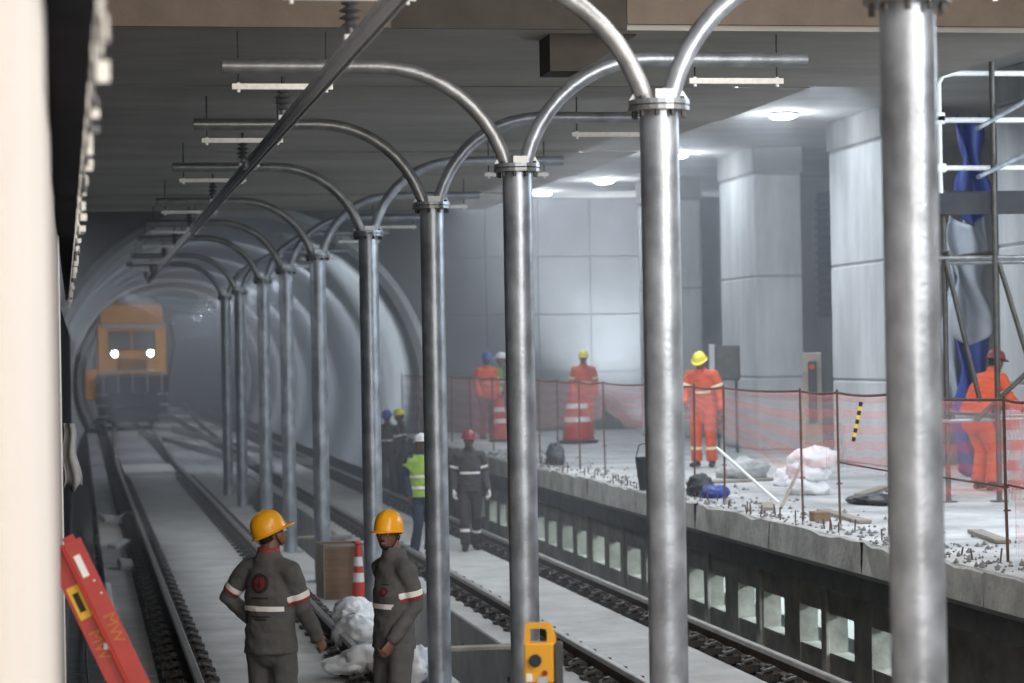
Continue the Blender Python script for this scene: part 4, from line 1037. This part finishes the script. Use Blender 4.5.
# boards, blocks and rebar stubs on the edge
for k, (x, y_, L, ang, lab) in enumerate(((735, 480, 1.6, 20, 'long board lying behind the fence near the blue plastic'), (765, 505, .9, 75, 'short board lying among the rebar stubs'), (840, 515, 1.8, 86, 'plank lying along the platform edge below the tape'),
                                      (985, 535, 1.3, 80, 'board lying at the platform edge near the right-most post'), (870, 490, 1.6, 60, 'board lying behind the fence left of the big post'))):
    sq = (y_ - hor(x)) / 1.75; X, Y = P(x, sq)
    tag(MB().box(-.07, .07, -L / 2, L / 2, 0, .035).build('board', 'wooddk', loc=(max(X, 7.12 + .1), Y, 1.172), rz=R(ang - 90), bevel=.004), lab, 'board')
X, Y = P(826, 97); tag(MB().box(-.09, .09, -.09, .09, 0, .10).build('timber_block', 'wood', loc=(X - .1, Y, 1.17), bevel=.008), 'small timber block on the platform edge beside a fence post', 'block')
rng = random.Random(3); st = MB()
for k in range(70):
    y_ = rng.uniform(18.5, 40); x_ = rng.uniform(7.08, 7.4); h_ = rng.uniform(.04, .13); st.cyl((x_, y_, 1.15), (x_ + rng.uniform(-.02, .02), y_, 1.17 + h_), .008, n=5)
tag(st.build('rebar_stubs', 'rebar', pf), None, None, kind='stuff')
rb = MB()
def stone(mb, c, r_, rg_):
    vs = []
    for (x_, y_, z_) in ((1, 0, 0), (-1, 0, 0), (0, 1, 0), (0, -1, 0), (0, 0, 1), (0, 0, -.4)): vs.append(Vector(c) + Vector((x_, y_, z_)) * r_ * rg_.uniform(.6, 1.2))
    mb.add(vs, [(0, 2, 4), (2, 1, 4), (1, 3, 4), (3, 0, 4), (2, 0, 5), (1, 2, 5), (3, 1, 5), (0, 3, 5)])
for k in range(900):
    y_ = 17.5 + 26 * rng.random() ** 1.3; x_ = 7.06 + abs(rng.gauss(0, .5)); stone(rb, (x_, y_, 1.175), rng.choice((.008, .012, .02, .035)), rng)
tag(rb.build('rubble', 'rubble'), 'loose grey rubble scattered along the platform edge', 'rubble', kind='stuff')
rb = MB()
for k in range(1400):
    y_ = 12 + 40 * rng.random() ** 1.3; x_ = rng.choice((rng.uniform(.72, .9), rng.uniform(1.06, 1.14), rng.uniform(3.35, 4.1), rng.uniform(.2, .34)))
    stone(rb, (x_, y_, -.15 if x_ < 2 else -.88), rng.choice((.01, .02, .03, .05)), rng)
tag(rb.build('trench_rubble', 'rubble'), 'dark rubble lying in the channels beside the rails', 'rubble', kind='stuff')
# debris left of the left rail
for k, (x, y_, L, w_, m_, ang, lab) in enumerate(((125, 470 + 45, .9, .25, 'film', -25, 'grey slab offcut tilted against the left rail'), (106, 515, .5, .3, 'lining', 15, 'pale broken block beside the left rail, farther'),
                                              (117, 540, .45, .2, 'lining', -40, 'pale broken block beside the left rail, middle'), (122, 560, .5, .22, 'film', 5, 'grey flat offcut beside the left rail, nearest'))):
    sq = (y_ - 360) / 2.9; X, Y = P(x, sq)
    me = MB().box(-w_ / 2, w_ / 2, -L / 2, L / 2, 0, .10).build('rubble_block', m_, loc=(min(X, .78), Y, -.07), rz=R(ang), bevel=.02)
    me.rotation_euler = (R(8), R(6), R(ang)); tag(me, lab, 'rubble block')
X, Y = P(101, 80)
tag(MB().box(-.035, .035, -1.6, 1.6, 0, .10).build('white_duct', 'white', loc=(.33, Y, -.07), bevel=.005), 'slim white duct lying along the channel by the ladder', 'duct')

# ------------------------------------------------------------------ between the tracks
X, Y = P(336, 82)
wb = empty('plywood_box', (X, Y, .02), R(6), label='open plywood box standing between the posts, beside the orange cone', cat='box')
for (a_, b_, c_, d_) in ((-.24, .24, -.22, -.20), (-.24, .24, .20, .22), (-.24, -.22, -.20, .20), (.22, .24, -.20, .20)):
    MB().box(a_, b_, c_, d_, 0, .66).build('side_panel', 'wood', wb, bevel=.003)
MB().box(-.22, .22, -.2, .2, .02, .04).build('bottom_panel', 'wood', wb); MB().box(-.25, .25, -.235, -.222, .62, .66).build('rim_batten', 'wooddk', wb); MB().box(-.25, -.235, -.23, .23, .0, .66).build('corner_batten', 'wooddk', wb)
X, Y = P(357, 83.5)
cn = empty('traffic_cone', (X - .03, Y, .02), label='orange traffic cone with two white bands beside the plywood box', cat='traffic cone')
MB().box(-.13, .13, -.13, .13, 0, .03).build('base', 'red', cn, bevel=.01)
zz = .03
for h_, m_ in ((.20, 'red'), (.11, 'white'), (.08, 'red'), (.11, 'white'), (.14, 'red')):
    ra = .085 - .05 * (zz / .72); rb_ = .085 - .05 * ((zz + h_) / .72); MB().lathe([(0, zz), (ra, zz), (rb_, zz + h_), (0, zz + h_)], n=18).build('band', m_, cn, smooth=True); zz += h_
MB().ell((0, 0, zz + .02), (.045, .045, .03), 10).build('tip', 'red', cn, smooth=True)
for k, (x, y_, s_, r_, lab) in enumerate(((352, 634, 99, (.26, .30, .19), 'white plastic bag on the slab in front of the plywood box'), (350, 613, 97.5, (.23, .27, .15), 'white plastic bag lying on top behind the first'),
                                        (374, 660, 109, (.36, .34, .17), 'white plastic bag spread over the rail beside the right worker'), (408, 672, 111, (.26, .28, .2), 'white plastic bag behind the right worker\'s leg'), (345, 666, 109, (.24, .26, .10), 'flattened white plastic bag by the rail and the left worker\'s hand'))):
    X, Y = P(x, s_); z_ = PZ(x, y_, s_) - r_[2] * .55
    sack('plastic_bag', (X, Y, max(.02, z_)), r_, lab, seed=11 + k, grp='white plastic bags heaped between the workers')
for k, (x, y_, s_, lab) in enumerate(((460, 650, 101, 'plank bridging the trench right of the right worker'), (302, 533, 62, 'farther plank bridging the trench behind the left worker\'s helmet'))):
    X, Y = P(x, s_); tag(MB().box(3.2, 4.32, -.09, .09, .022, .06).build('trench_plank', 'wooddk', loc=(0, Y, 0), bevel=.005), lab, 'plank')
X, Y = P(466, 105)
tag(MB().box(-.05, .05, -.1, .1, 0, .08).build('brick_piece', 'rubble', loc=(5.9, 17.9, .005), bevel=.01), 'brown broken brick piece beside the right track rail', 'brick')

# ------------------------------------------------------------------ haze
hz = bpy.data.materials.new('cool haze'); hz.use_nodes = True; nt = hz.node_tree; nt.nodes.clear()
out = nt.nodes.new('ShaderNodeOutputMaterial'); vsn = nt.nodes.new('ShaderNodeVolumeScatter')
vsn.inputs['Color'].default_value = (.88, .92, 1, 1); vsn.inputs['Density'].default_value = .012; vsn.inputs['Anisotropy'].default_value = .2
nt.links.new(vsn.outputs[0], out.inputs['Volume'])
tag(MB().box(-1.9, 15.3, 24, 165, -.88, 6.45).build('haze', hz), 'cool dust haze filling the tunnel and far station', 'haze', kind='stuff')
